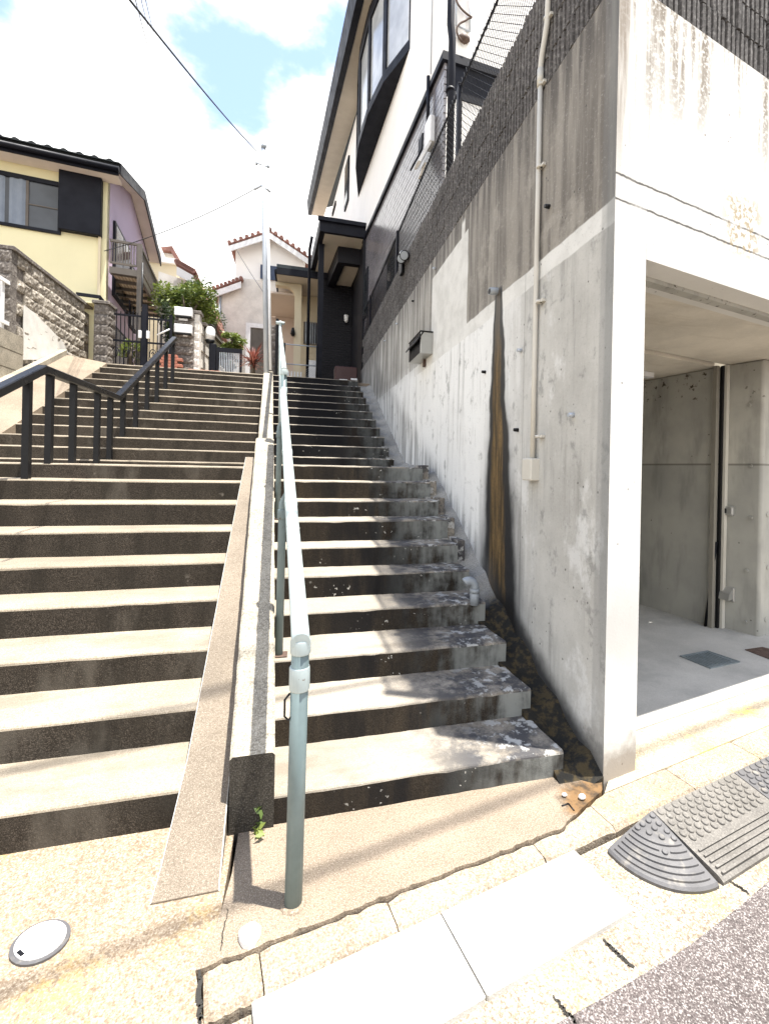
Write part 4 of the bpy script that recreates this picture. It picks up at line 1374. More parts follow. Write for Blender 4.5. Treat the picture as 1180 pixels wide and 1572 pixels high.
for i in range(3):
    a, b = tops[i], tops[i + 1]
    d = (b - a) / np.linalg.norm(b - a); n_ = np.cross(A3(1, 0, 0), d)
    n_ = n_ if n_[2] > 0 else -n_
    m = MB(); m.cbox(a - A3(.042, 0, 0) - n_ * .055, A3(.084, 0, 0), n_ * .075, b - a, .008); m.build('rail', M['rail_black'], t)
posts = [2.96, 3.7, 4.75, 5.12, 5.59, 6.19, 6.57, 7.0, 7.5, 8.0, 8.5, 9.0, 9.45]
for y in posts:
    zb = [z for yv, z in zip(LY, LZ) if yv <= y][-1]
    m = MB(); wd_ = .027
    m.box((X - wd_, y - wd_, zb - .02), (X + wd_, y + wd_, rail_z(y) - .05)); m.build('post', M['black'], t)

# grey elbow pipe on the right stairs
q = onz(728, 916, .66)
t = thing('elbow_pipe', q, 'grey plastic elbow pipe standing on a tread next to the tall wall', 'pipe')
m = MB(); m.tube([q - A3(0, 0, .06), q + A3(0, 0, .055)], .034, 14); m.tube([q + A3(0, 0, .03), q + A3(0, 0, .062)], .038, 14)
m.tube([q + A3(-.0, 0, .055)] + [q + A3(-.05 + .05 * math.cos(a), 0.0, .07 + .05 * math.sin(a)) for a in np.linspace(.1, 2.3, 8)], .033, 14); m.build('elbow', M['grey_pvc'], t)

# ------------------------------------------------------------------ rubber kerb ramp
zt_, zb_ = .045, -.036
T0 = onz(1000, 1245, zt_); B0 = onz(1105, 1362, zb_)
T1 = onz(1126, 1186, zt_); B1 = onz(1180, 1322, zb_)
u = SD
wdt = np.linalg.norm(B0 - T0)
t = thing('kerb_ramp', T0, 'rounded grey rubber corner piece of the kerb ramp with raised arcs and studs', 'kerb ramp')
CL = onz(932, 1308, zb_)
r1 = CL - A3(T0[0], T0[1], zb_); r2 = A3(B0[0] - .004, B0[1], zb_) - A3(T0[0], T0[1], zb_)
a1 = math.atan2(r1[1], r1[0]); a2 = math.atan2(r2[1], r2[0])
if a2 < a1: a2 += 2 * math.pi
RL1, RL2 = np.linalg.norm(r1[:2]), np.linalg.norm(r2[:2])


def fan(f, k, dz=0.0):   # f 0..1 round the fan, k 0..1 outwards
    a = a1 + (a2 - a1) * f; R = RL1 + (RL2 - RL1) * f
    bow = 1 + .05 * math.sin(math.pi * f)
    return A3(T0[0] + R * bow * k * math.cos(a), T0[1] + R * bow * k * math.sin(a), zt_ + (zb_ + .012 - zt_) * k ** 1.15 + dz)


NF = 20; m = MB()
secs = []
for k in (0.0, .12, .25, .4, .55, .7, .85, .97, 1.0):
    secs.append([fan(i / NF, max(k, .004), 0 if k < 1 else -.006) for i in range(NF + 1)])
vs = [q for s_ in secs for q in s_]; fs = []
for i in range(len(secs) - 1):
    for j in range(NF):
        fs.append((i * (NF + 1) + j, (i + 1) * (NF + 1) + j, (i + 1) * (NF + 1) + j + 1, i * (NF + 1) + j + 1))
ob = len(vs)
vs += [A3(q[0], q[1], -.06) for s_ in (secs[-1], ) for q in s_]
for j in range(NF):
    o_ = (len(secs) - 1) * (NF + 1)
    fs.append((o_ + j, ob + j, ob + j + 1, o_ + j + 1))
sd0 = [i * (NF + 1) for i in range(len(secs))]; sd1 = [i * (NF + 1) + NF for i in range(len(secs))]
base = len(vs); vs += [A3(secs[0][0][0], secs[0][0][1], -.06)]
fs.append(tuple(sd0 + [ob, base])); fs.append(tuple(sd1 + [ob + NF, base]))
m.add(vs, fs).build('ramp_body', M['rubber'], t)
for k in (.50, .585, .67, .755, .84, .92):
    m = MB(); L = []
    for part in ((.05, .95),) if abs(k - .585) > .01 else ((.05, .52), (.68, .95)):
        m2 = MB(); sc = []
        for i in range(25):
            f = part[0] + (part[1] - part[0]) * i / 24
            sc.append([fan(f, k - .012, -.001), fan(f, k - .008, .007), fan(f, k + .008, .007), fan(f, k + .012, -.001)])
        m2.loft(sc); m2.build('raised_arc', M['rubber'], t)


def stud(c, nrm, r, name, mat, par):
    m = MB(); m.tube([c - nrm * .004, c + nrm * .004, c + nrm * .0075], [r, r, r * .8], 14); m.build(name, mat, par)


nr = np.cross(fan(.6, .5) - fan(.4, .5), fan(.5, .6) - fan(.5, .4)); nr = nr / np.linalg.norm(nr)
nr = nr if nr[2] > 0 else -nr
for (f, k) in ((.5, .09), (.28, .2), (.72, .2), (.15, .31), (.5, .28), (.85, .31), (.1, .41), (.36, .38), (.63, .39), (.9, .41), (.6, .585)):
    stud(fan(f, k), nr, .0125, 'stud', M['rubber'], t)


def ramp_piece(a0, a1, lab, mat, studs, ends):
    """straight ramp section along the kerb between street coordinates a0 and a1"""
    tp = rel(T0)[1]; bt = rel(B0)[1]
    t = thing('kerb_ramp', st(a0, tp, zt_), lab, 'kerb ramp', None)
    m = MB(); secs = []
    for a in (a0, a1):
        secs.append([st(a, bt, -.06), st(a, tp, -.06), st(a, tp, zt_), st(a, bt + .02, zb_ + .02), st(a, bt, zb_ + .008)])
    m.loft(secs).build('ramp_body', mat, t)
    dirv = st(a0, bt, zb_ + .02) - st(a0, tp, zt_); L = np.linalg.norm(dirv); dv = dirv / L
    n_ = np.cross(SD, SN); n_ = A3(0, 0, 1) - dv * dv[2]; n_ /= np.linalg.norm(n_)
    rows = 6
    for r_ in range(rows):
        f = .06 + r_ * .085
        nst = int((a1 - a0) / .052)
        for k in range(nst):
            a = a0 + .03 + k * .052 + (.026 if r_ % 2 else 0)
            if a > a1 - .02: continue
            c_ = st(a, tp, zt_) + dirv * f
            stud(c_ - A3(0, 0, .001), n_, .0155, 'stud', mat, t)
    for k in range(5):
        f = .63 + k * .075
        m = MB(); m.obox(st(a0 + .02, tp, zt_) + dirv * f - n_ * .002, SD * (a1 - a0 - .04), dv * .009, n_ * .008); m.build('raised_bar', mat, t)
    return t


A0 = rel(T0)[0] + .004; A1 = rel(T1)[0]
ramp_piece(A0, A1 - .003, 'dusty worn rubber kerb ramp section joined to the rounded corner piece', M['rubber_dusty'], 1, 1)
ramp_piece(A1 + .003, A1 + .6, 'clean grey rubber kerb ramp section at the right edge, beyond the dusty one', M['rubber'], 1, 1)

# ------------------------------------------------------------------ small things on the ground
c0 = onz(60, 1447, 0)
pa = onz(18, 1478, 0); pb = onz(103, 1418, 0); pc = onz(40, 1432, 0); pd = onz(75, 1462, 0)
ax1 = (pb - pa) / 2; ax2 = (pd - pc) / 2; cc = (pa + pb) / 2
t = thing('manhole_cover', cc, 'small oval pale meter cover with grey rim set in the yard', 'meter cover')


def oval(k, z):
    return [cc + ax1 * k * math.cos(a) + ax2 * 1.25 * k * math.sin(a) + A3(0, 0, z) for a in np.linspace(0, 2 * math.pi, 28, endpoint=False)]


m = MB(); m.prism(oval(1.0, -.02), (0, 0, .024)); m.build('rim', M['rubber'], t)
m = MB(); m.prism(oval(.85, .0045), (0, 0, .005)); m.build('lid', M['stone'], t)
m = MB()
for i in range(7):
    for j in range(4):
        q = cc + ax1 * (.1 + i * .09) + ax2 * (-.45 + j * .28)
        m.obox(q + A3(0, 0, .0096), ax1 * .05, ax2 * .14, A3(0, 0, .002))
m.build('lid_ribs', M['galv'], t, True, 'stuff')
m = MB(); q = cc - ax1 * .78; m.obox(q + A3(0, 0, .0097) - ax2 * .2, ax1 * .14, ax2 * .4, A3(0, 0, .002)); m.build('lift_slot', M['black'], t)
# white block beside the kerb
q = onz(383, 1442, 0)
m = MB(); rnd = random.Random(2)
pts_ = []
for z, k in ((-.01, 1.0), (.018, 1.02), (.03, .8)):
    pts_.append([q + A3(.034 * k * math.cos(a) * (1 + .2 * math.sin(3 * a)), .036 * k * math.sin(a) * (1 + .15 * math.cos(5 * a)), z) for a in np.linspace(0, 2 * math.pi, 12, endpoint=False)])
m.loft(pts_)
tag(m.build('stone', M['stone']), 'small white stone lying on the pavement edge near the gutter slabs', 'stone')
# tiny weed at the foot of the curb wall
def leaf_cluster(mb, c, n, rad, size, rnd, flat=1.0, mat=0):
    c = np.array(c, float)
    for i in range(n):
        d = np.array([rnd.gauss(0, 1), rnd.gauss(0, 1), rnd.gauss(0, 1) * flat]); d /= np.linalg.norm(d) + 1e-9
        p_ = c + d * np.array(rad) * (rnd.random() ** .4)
        a = np.array([rnd.gauss(0, 1), rnd.gauss(0, 1), rnd.gauss(0, .6)]); a /= np.linalg.norm(a)
        b = np.cross(a, np.array([rnd.gauss(0, 1), rnd.gauss(0, 1), rnd.gauss(0, 1)])); b /= np.linalg.norm(b) + 1e-9
        s_ = size * rnd.uniform(.6, 1.3)
        mb.add([p_ - a * s_, p_ + b * s_ * .38, p_ + a * s_, p_ - b * s_ * .38], [(0, 1, 2, 3)], mat)


rnd = random.Random(9)
q = onz(400, 1268, 0) + A3(0, -.045, 0)
t = thing('weed', q, 'tiny leafy weed growing at the foot of the curb wall', 'weed')
m = MB(); leaf_cluster(m, q + A3(0, .02, .06), 26, (.03, .03, .05), .022, rnd); m.build('leaves', M['leaf_mid'], t, False)
m = MB(); leaf_cluster(m, q + A3(-.01, -.02, .025), 12, (.03, .03, .02), .022, rnd); m.build('leaves', M['leaf_bright'], t, False)
m = MB(); m.tube([q + A3(0, .03, -.01), q + A3(0, .02, .08)], .003, 5); m.build('stem', M['leaf_dark'], t)
# small drain frame mark at the wall foot
q = [onz(*p_, .001) for p_ in ((862, 1238), (872, 1234), (881, 1245))]
m = MB()
for a, b in ((q[0], q[1]), (q[1], q[2])):
    m.tube([a, b], .004, 5)
tag(m.build('bracket', M['black']), 'small black angle bracket stuck in the pavement near the wall corner', 'bracket')

# ------------------------------------------------------------------ slim steel pole with wires
q = A3(-.70, 10.32, 3.70)
pt = ony(404, 228, 10.32)
t = thing('service_pole', q, 'slim galvanised steel service pole standing on the top of the curb wall', 'pole')
lean = (pt - q)
m = MB(); m.tube([q - A3(0, 0, .1), q + lean * .5, pt], [.055, .05, .042], 14); m.build('pole', M['galv'], t)
m = MB(); m.tube([pt, pt + A3(.0, 0, .03), pt + A3(.02, 0, .09), pt + A3(.02, 0, .1)], [.045, .055, .055, .03], 12); m.build('cap', M['grey_pvc'], t)
pk = pt - A3(0, 0, .35)
m = MB(); m.tube([pk + A3(-.15, 0, .02), pk + A3(.13, 0, -.02)], .014, 6); m.build('crossarm', M['galv'], t)
m = MB(); m.tube([pk + A3(-.13, 0, -.02), pk + A3(-.13, 0, .05)], .022, 8); m.build('insulator', M['grey_pvc'], t)
m = MB(); m.tube([pk + A3(.11, 0, -.04), pk + A3(.11, 0, .03)], .022, 8); m.build('insulator', M['grey_pvc'], t)
pk2 = pt - A3(0, 0, .78)
m = MB(); m.tube([pk2 + A3(-.16, 0, -.12), pk2, pk2 + A3(.16, 0, -.12)], .022, 6); m.build('stay_bracket', M['galv'], t)
m = MB(); m.tube([q + A3(.085, -.03, .0), q + lean * .35 + A3(.08, -.03, 0), q + lean * .72 + A3(.07, -.02, 0)], .03, 10); m.build('pole_lit_side', M['white_metal'], t)  # added white strip standing for the sunlit right side of the pole


def wire(a, b, sag, r, lab, grp=None, n=24):
    pts_ = []
    for i in range(n + 1):
        f = i / n; p_ = a + (b - a) * f - A3(0, 0, sag * 4 * f * (1 - f)); pts_.append(p_)
    o = MB().tube(pts_, r, 6).build('overhead_wire', M['cable'])
    tag(o, lab, 'overhead wire', grp)


wire(pt + A3(-.1, 0, -.1), ony(180, -25, 3.5), .05, .009, 'thickest black overhead cable running from the service pole to the top of the photo')
wire(pk2 + A3(-.14, 0, -.1), onx(160, 385, -4.0), .12, .008, 'thin overhead wire from the service pole down to the yellow house')
for (a, b, r, lab) in (((203, -20), (236, 90), .008, 'short thin wire against the blue sky, left of the pair'), ((212, -20), (241, 80), .006, 'thin wire against the blue sky, middle one of three'), ((219, -20), (247, 82), .006, 'thin wire against the blue sky, rightmost of three')):
    p0, p1 = ony(*a, 7.0), ony(*b, 16.0)
    wire(p0, p1 + (p1 - p0) * 1.6, .25, r, lab)
wire(ony(357, 372, 22.6), ony(420, 470, 17.0), .1, .012, 'slack wire crossing in front of the white gabled house wall')

# ------------------------------------------------------------------ yellow house on the left
YF = A3(.9936, .113, 0); YG = A3(-.113, .9936, 0)
YA = ony(163, 400, 11.6)


def ya(a, b, z=0.0):
    q = YA + YF * a + YG * b
    return A3(q[0], q[1], z)


def yf(x, y, off=0.0):   # photo point on the front plane -> (along, height)
    q = onpl(x, y, YA - YG * off, YG); return (q - YA) @ YF, q[2]


def ys(x, y, off=0.0):   # photo point on the gable side plane -> (depth, height)
    q = onpl(x, y, YA + YF * off, YF); return (q - YA) @ YG, q[2]


YH = thing('yellow_house', ya(0, 0, 3.5), 'pale yellow house with lilac gable side, dark tiled roof and a brown balcony', 'house')
ZE = 8.1
m = MB(); m.obox(ya(-7, 0, 2.0), YF * 7, YG * .2, up * (ZE - 2.0)); m.build('front_wall', M['stucco_yellow'], YH)
dE = -.4; ov, zE_ = yf(183, 262, .4)
dR, zR = ys(220, 299, ov); dB, zB_ = ys(246, 405, ov)
dR = max(dR, 2.2)
m = MB(); m.prism([ya(0, .02, 2), ya(0, dB - .3, 2), ya(0, dB - .3, zB_), ya(0, dR, zR), ya(0, .02, ZE - .02)], -YF * .2); m.build('gable_wall', M['stucco_purple'], YH)
m = MB(); m.obox(ya(-.202, .21, 2), -YF * 6.6, YG * (dB - .6), up * 5.6); m.build('core', M['stucco_cream'], YH)
# roof slopes
E0, E1, E2 = ya(ov, dE, zE_ + .03), ya(ov, dR, zR), ya(ov, dB, zB_ + .03)
for k, (p0, p1) in enumerate(((E0, E1), (E1, E2))):
    m = MB(); m.obox(p0, p1 - p0, -YF * 7.5, up * .12); m.build('roof', M['roof_dark'], YH)
    d = (p1 - p0) / np.linalg.norm(p1 - p0)
    m = MB(); m.obox(p0 + YF * .002 - up * .1, p1 - p0, YF * .03, up * .24); m.build('barge_board', M['navy'], YH)
    m = MB(); m.obox(p0 - YF * .01 - up * .02, p1 - p0, -YF * (ov - .015), up * .018); m.build('gable_soffit', M['soffit_pale'], YH)
# front eave: fascia, gutter, pale soffit, row of tile ends
m = MB(); m.obox(ya(ov, dE - .04, zE_ - .12), -YF * 7.4, YG * .035, up * .2); m.build('fascia', M['navy'], YH)
m = MB(); m.tube([ya(ov + .02, dE - .1, zE_ - .02), ya(-7, dE - .1, zE_ - .02)], .055, 10); m.build('gutter', M['navy'], YH)
m = MB(); m.obox(ya(ov - .03, dE + .0, zE_ - .10), -YF * 7.3, YG * (-dE - .004), up * .02); m.build('eave_soffit', M['soffit_pale'], YH)
tile = MB()
for r_ in range(4):
    pass
sl = (E1 - E0); sl /= np.linalg.norm(sl); nrm = np.cross(-YF, sl); nrm = nrm if nrm[2] > 0 else -nrm
tm_ = MB()
prof = []
W_ = .27
for i in range(9):
    f = i / 8; prof.append((f * W_, .035 * max(0, math.sin(f * math.pi * 2 - .6)) + .008))
poly = [A3(a, 0, b) for a, b in prof] + [A3(W_, 0, -.012), A3(0, 0, -.012)]
tm_.prism(poly, (0, .34, 0)); tmesh = tm_.mesh('roof_tile', M['roof_dark'])
for row in range(6):
    for i in range(27):
        o_ = E0 + up * .122 - YF * ((i + 1) * W_ - .02) + sl * (row * .3 - .09) + nrm * (.006 + .012 * row * 0)
        inst(tmesh, 'roof_tile', YH, frame4(o_, YF, sl, nrm))
# window, shutter box and frames on the yellow front
a0, zt0 = yf(0, 270); a1, zt1 = yf(95, 288); _, zb1 = yf(95, 357)
wz0, wz1 = zb1, zt1
m = MB(); m.obox(ya(a1 - 2.0, -.05, wz0 - .06), YF * 2.0, YG * .06, up * .06); m.obox(ya(a1 - 2.0, -.05, wz1), YF * 2.0, YG * .06, up * .09)
m.obox(ya(a1 - 2.0, -.045, wz0), YF * .06, YG * .05, up * (wz1 - wz0)); m.obox(ya(a1 - .05, -.045, wz0), YF * .05, YG * .05, up * (wz1 - wz0))
wfr = m.build('window', M['navy'], YH)
mid, _ = yf(43, 310)
m = MB(); m.obox(ya(mid - .03, -.03, wz0), YF * .05, YG * .03, up * (wz1 - wz0)); m.obox(ya(mid + .021, -.03, (wz0 + wz1) / 2 - .015), YF * (a1 - .05 - mid - .022), YG * .03, up * .02); m.build('sash', M['wood_dark'], wfr)
m = MB(); m.obox(ya(a1 - 1.94, -.012, wz0), YF * (mid - .03 - a1 + 1.94), YG * .008, up * (wz1 - wz0)); m.build('pane', M['glass_curtain'], wfr)
m = MB(); m.obox(ya(mid + .02, -.012, wz0), YF * (a1 - .05 - mid - .02), YG * .008, up * (wz1 - wz0)); m.build('pane', M['glass_curtain'], wfr)
m = MB()
secs = []
for i in range(41):
    a = a1 - 1.95 + i * (mid - a1 + 1.93) / 40; dd = .04 * math.sin(i * 1.3) + .03 * math.sin(i * .47)
    secs.append([ya(a, -.022 + dd * .3, wz0), ya(a, -.016 + dd * .3, wz0), ya(a, -.016 + dd * .3, wz1), ya(a, -.022 + dd * .3, wz1)])
m.loft(secs); m.build('curtain', M['curtain'], wfr)
s0, sz1 = yf(94, 262); s1, sz0 = yf(157, 366)
m = MB(); m.cbox(ya(s0, .01, sz0), YF * (s1 - s0), up * (ZE - .05 - sz0), -YG * .16, .012); m.build('shutter_box', M['navy'], YH)
m = MB(); m.obox(ya(-.14, -.075, 2.4), YF * .05, YG * .05, up * 5.0); m.build('rain_pipe', M['stucco_cream'], YH)
a0, z0 = yf(125, 446); a1_, z1_ = yf(161, 458)
m = MB(); m.obox(ya(a0, -.35, z1_ - .12), YF * (a1_ - a0), YG * .36, up * .07); m.build('door_canopy', M['navy'], YH)
m = MB(); m.obox(ya(a0 + .03, -.34, z1_ - .24), YF * (a1_ - a0 - .06), YG * .345, up * .115); m.build('canopy_soffit', M['stucco_yellow'], YH)
# windows on the lilac side
d0, z1 = ys(167, 320, .02); d1, z0 = ys(190, 366, .02)
for (da, db, za, zb2, nm) in ((.5, 2.0, 5.55, 7.3, 'window'), (2.15, 2.9, 5.3, 7.0, 'window'), (.7, 2.2, 3.6, 4.9, 'window')):
    m = MB(); m.obox(ya(.001, da, za), YG * (db - da), YF * .05, up * (zb2 - za)); fo = m.build(nm, M['navy'], YH)
    m = MB(); m.obox(ya(.052, da + .07, za + .07), YG * ((db - da) / 2 - .1), YF * .008, up * (zb2 - za - .14)); m.build('pane', M['glass_curtain'], fo)
    m = MB(); m.obox(ya(.052, (da + db) / 2 + .03, za + .07), YG * ((db - da) / 2 - .1), YF * .008, up * (zb2 - za - .14)); m.build('pane', M['glass'], fo)
# brown balcony on posts
bo = yf(216, 400, 0.0)[0]
b0, bz1 = ys(216, 374, bo); _, bz0 = ys(216, 425, bo); b1, _ = ys(249, 500, bo)
b0 = 0.0; bz1 = yf(216, 374)[1]; bz0 = yf(216, 425)[1]; b1 = max(b1, b0 + 2.5)
m = MB(); m.obox(ya(.06, b0, bz0), YF * (bo - .06), YG * .06, up * .14); m.build('front_beam', M['wood_dark'], YH)
m = MB(); m.obox(ya(bo - .06, b0 + .061, bz0), YF * .06, YG * (b1 - b0), up * .14); m.build('side_beam', M['wood_dark'], YH)
m = MB(); m.obox(ya(bo - .07, b0 - .005, 3.4), YF * .09, YG * .09, up * (bz1 - 3.4)); m.build('corner_post', M['wood_dark'], YH)
m = MB(); m.obox(ya(bo - .05, b1 - .06, 3.4), YF * .06, YG * .06, up * (bz1 - 3.4)); m.build('post', M['wood_dark'], YH)
for i in range(7):
    d = b0 + .1 + i * (b1 - b0 - .15) / 6
    m = MB(); m.obox(ya(.06, d, bz0 + .0), YF * (bo - .125), YG * .05, up * .07); m.build('joist', M['wood_dark'], YH)
npl = 8
for i in range(npl):
    w_ = (bo - .13) / npl
    m = MB(); m.obox(ya(.06 + i * w_, b0 + .07, bz0 + .072), YF * (w_ - .008), YG * (b1 - b0 - .08), up * .022); m.build('deck_board', M['wood_plank'], YH)
m = MB(); m.obox(ya(.06, b0, bz1 - .05), YF * (bo - .14), YG * .05, up * .05); m.obox(ya(bo - .05, b0 + .09, bz1 - .05), YF * .05, YG * (b1 - b0 - .16), up * .05)
m.obox(ya(.06, b0, bz0 + .22), YF * (bo - .14), YG * .04, up * .04); m.obox(ya(bo - .05, b0 + .09, bz0 + .22), YF * .04, YG * (b1 - b0 - .16), up * .04)
m.build('balcony_rail', M['wood_dark'], YH, True, 'stuff')
m = MB()
for i in range(int((bo - .1) / .055)):
    m.obox(ya(.08 + i * .055, b0 + .012, bz0 + .261), YF * .02, YG * .015, up * (bz1 - bz0 - .312))
for i in range(int((b1 - b0 - .2) / .055)):
    m.obox(ya(bo - .04, b0 + .11 + i * .055, bz0 + .261), YF * .015, YG * .022, up * (bz1 - bz0 - .312))
m.build('balusters', M['wood_dark'], YH, True, 'stuff')
m = MB(); m.tube([ya(bo + .05, b0 - .06, 6.2), ya(bo + .05, b0 - .06, 5.2)], .02, 6); m.build('cable', M['cable'], YH)

# split face block wall with pillar along the left of the upper stairs
def split_block(L, H, T, seed, amp=.022):
    rd = random.Random(seed); nx, nz = 7, 4
    m = MB(); vs = []
    for j in range(nz + 1):
        for i in range(nx + 1):
            edge = i in (0, nx) or j in (0, nz)
            vs.append((i * L / nx, (0 if edge else -rd.uniform(.2, 1) * amp) , j * H / nz))
    fs = [(j * (nx + 1) + i, j * (nx + 1) + i + 1, (j + 1) * (nx + 1) + i + 1, (j + 1) * (nx + 1) + i) for j in range(nz) for i in range(nx)]
    o = len(vs); vs += [(0, T, 0), (L, T, 0), (L, T, H), (0, T, H)]
    bl, br, tr, tl = 0, nx, nz * (nx + 1) + nx, nz * (nx + 1)
    bot = list(range(0, nx + 1)); topr = list(range(tl, tr + 1)); lft = [j * (nx + 1) for j in range(nz + 1)]; rgt = [j * (nx + 1) + nx for j in range(nz + 1)]
    fs += [tuple(bot + [o + 1, o]), tuple(topr[::-1] + [o + 3, o + 2]), tuple(lft[::-1] + [o, o + 3]), tuple(rgt + [o + 2, o + 1]), (o, o + 1, o + 2, o + 3)]
    m.add(vs, fs)
    return m


SW = thing('stone_wall', (-4.2, 9, 3.5), 'sunlit wall of rough split face blocks stepping down beside the upper left stairs', 'block wall')
WXl = -4.5
wtop = lambda y: np.interp(y, [6.9, 11.0], [onx(30, 384, WXl)[2], onx(143, 468, WXl)[2]])
yn = onx(28, 400, WXl)[1]; yfar = onx(141, 500, WXl)[1]
SB = [split_block(.392, .187, .15, k).mesh('stone_block', M['split_block']) for k in range(6)]
rnd = random.Random(8)
ny = int((yfar - yn) / .4)
for r_ in range(12):
    for i in range(ny + 1):
        y = yn + i * .4 + (.2 if r_ % 2 else 0)
        if y > yfar - .38: continue
        zt2 = wtop(y)
        z = zt2 - (r_ + 1) * .194
        z = 1.9 + math.floor((z - 1.9) / .194) * .194
        if z < 1.9 + (y - yn) * .3: continue
        inst(random.choice(SB), 'stone_block', SW, frame4((WXl + rnd.uniform(-.006, .006), y, z), (0, 1, 0), (-1, 0, 0), (0, 0, 1)))
# near end return and flat copings
for r_ in range(10):
    z = 1.9 + math.floor((wtop(yn) - .194 - 1.9) / .194) * .194 - r_ * .194
    m = split_block(.39, .187, .15, 40 + r_)
    o_ = m.mesh('stone_block', M['split_dark']); inst(o_, 'stone_block', SW, frame4((WXl - .2, yn - .17, z), (.5, 0, 0), (0, 1, 0), (0, 0, 1)))
y = yn - .18; k = 0
while y < yfar - .1:
    L = .42
    z = 1.9 + math.floor((wtop(y) - 1.9) / .194) * .194 + .004
    m = MB(); m.cbox((WXl - .19, y, z), (.23, 0, 0), (0, L - .012, 0), (0, 0, .06), .008); m.build('coping', M['split_dark'], SW); y += L
m = MB(); m.box((WXl - .15, yn - .1, 1.0), (WXl - .03, yfar, wtop(yfar) - .25)); m.build('mortar', M['split_dark'], SW)
m = MB()
pl = [onx(*q, WXl + .012) for q in [(36, 468), (52, 480), (75, 503), (96, 525), (104, 541), (90, 552), (34, 552)]]
m.prism(pl, (.01, 0, 0)); m.build('render_patch', M['plaster'], SW)
PL = thing('stone_pillar', (-4.15, 10.55, 3.5), 'square pillar of rough grey split blocks at the end of the stone wall, left of the gate', 'pillar')
pp0 = ony(143, 550, 10.5); pp1 = ony(165, 550, 10.5); ptz = ony(154, 466, 10.5)[2]
wpl = pp1[0] - pp0[0]
nb = 7; hh = (ptz - 3.4) / nb
pm = split_block(wpl, hh - .008, .2, 77).mesh('stone_block', M['split_dark']); pm2 = split_block(.38, hh - .008, .2, 78).mesh('stone_block', M['split_dark'])
for i in range(nb):
    inst(pm, 'stone_block', PL, frame4((pp0[0], 10.5, 3.4 + i * hh), (1, 0, 0), (0, 1, 0), (0, 0, 1)))
    inst(pm2, 'stone_block', PL, frame4((pp1[0], 10.502, 3.4 + i * hh), (0, 1, 0), (-1, 0, 0), (0, 0, 1)))
m = MB(); m.cbox((pp0[0] - .03, 10.46, ptz + .002), (wpl + .06, 0, 0), (0, .44, 0), (0, 0, .06), .01); m.build('cap', M['split_dark'], PL)

# white picket fence at the left edge on a concrete plinth
t = thing('picket_fence', (-4.6, 6.7, 2.5), 'white metal picket fence on a stained concrete plinth at the left edge', 'fence')
fx = -4.56
zt3 = onx(24, 441, fx); zb3 = onx(26, 507, fx)
y1 = zt3[1]
for k in range(9):
    y = y1 - .02 - k * .16
    m = MB(); m.box((fx - .015, y - .03, zb3[2] - .1), (fx + .015, y + .03, zt3[2] + .02)); m.build('picket', M['white_metal'], t)
for z in (zt3[2] - .02, zb3[2] + .02):
    m = MB(); m.box((fx + .016, y1 - 1.6, z - .03), (fx + .046, y1 + .04, z + .03)); m.build('rail', M['white_metal'], t)
for k, (za, zb4) in enumerate(((-.12, .38), (-.385, -.125), (-.65, -.39))):
    pass
for i in range(3):
    m = MB(); m.box((fx - .1, y1 - 2.4, zb3[2] - .12 - .29 * (i + 1) + .006), (fx + .1 - .004 * i, y1 + .05, zb3[2] - .12 - .29 * i)); m.build('plinth_block', M['curb_conc'], t)

# iron gate between stone pillar and letterbox post
GY = 10.75
t = thing('iron_gate', (-3.2, GY, 3.6), 'black iron double gate with scrollwork at the top of the left stairs', 'gate')
gx0 = ony(166, 520, GY)[0]; gx1 = ony(222, 520, GY)[0]; gx2 = ony(264, 520, GY)[0]
gz0 = 3.63; gz1 = ony(200, 484, GY)[2]
for (a, b, zt4) in ((gx0, gx1 - .02, gz1), (gx1 + .02, gx2, gz1 - .03)):
    fr2 = MB()
    for z in (gz0, zt4, gz0 + .55):
        fr2.box((a + .0405, GY - .012, z - .018), (b - .0405, GY + .012, z + .018))
    lf = fr2.build('gate_frame', M['navy'], t, True, 'stuff')
    for xx in (a + .02, b - .02):
        m = MB(); m.box((xx - .02, GY - .02, gz0 - .04), (xx + .02, GY + .02, zt4 + .12)); m.build('stile', M['navy'], t)
    m = MB(); n_ = int((b - a - .1) / .062)
    for i in range(n_):
        x = a + .07 + i * (b - a - .12) / max(1, n_ - 1)
        m.box((x - .007, GY - .007, gz0 + .0185), (x + .007, GY + .007, zt4 + (.11 if i % 2 else .07)))
    for i in range(max(1, n_ // 3)):
        x = a + .14 + i * .2
        m.tube([A3(x + .07 * math.cos(q) * (1 - q / 14), GY - .02, gz0 + .29 + .14 * math.sin(q) * (1 - q / 14)) for q in np.linspace(0, 9, 22)], .008, 5, 0, False)
    m.build('bars', M['navy'], t, True, 'stuff')
m = MB(); m.box((gx1 - .045, GY - .05, 3.45), (gx1 + .045, GY + .05, gz1 + .25)); m.build('gate_post', M['navy'], t)
m = MB(); m.cbox((gx1 - .1, GY - .055, gz0 + .62), (.06, 0, 0), (0, 0, .16), (0, -.03, 0), .006); m.cbox((gx1 + .05, GY - .055, gz0 + .62), (.06, 0, 0), (0, 0, .16), (0, -.03, 0), .006); m.build('latch', M['white_metal'], t, True, 'stuff')

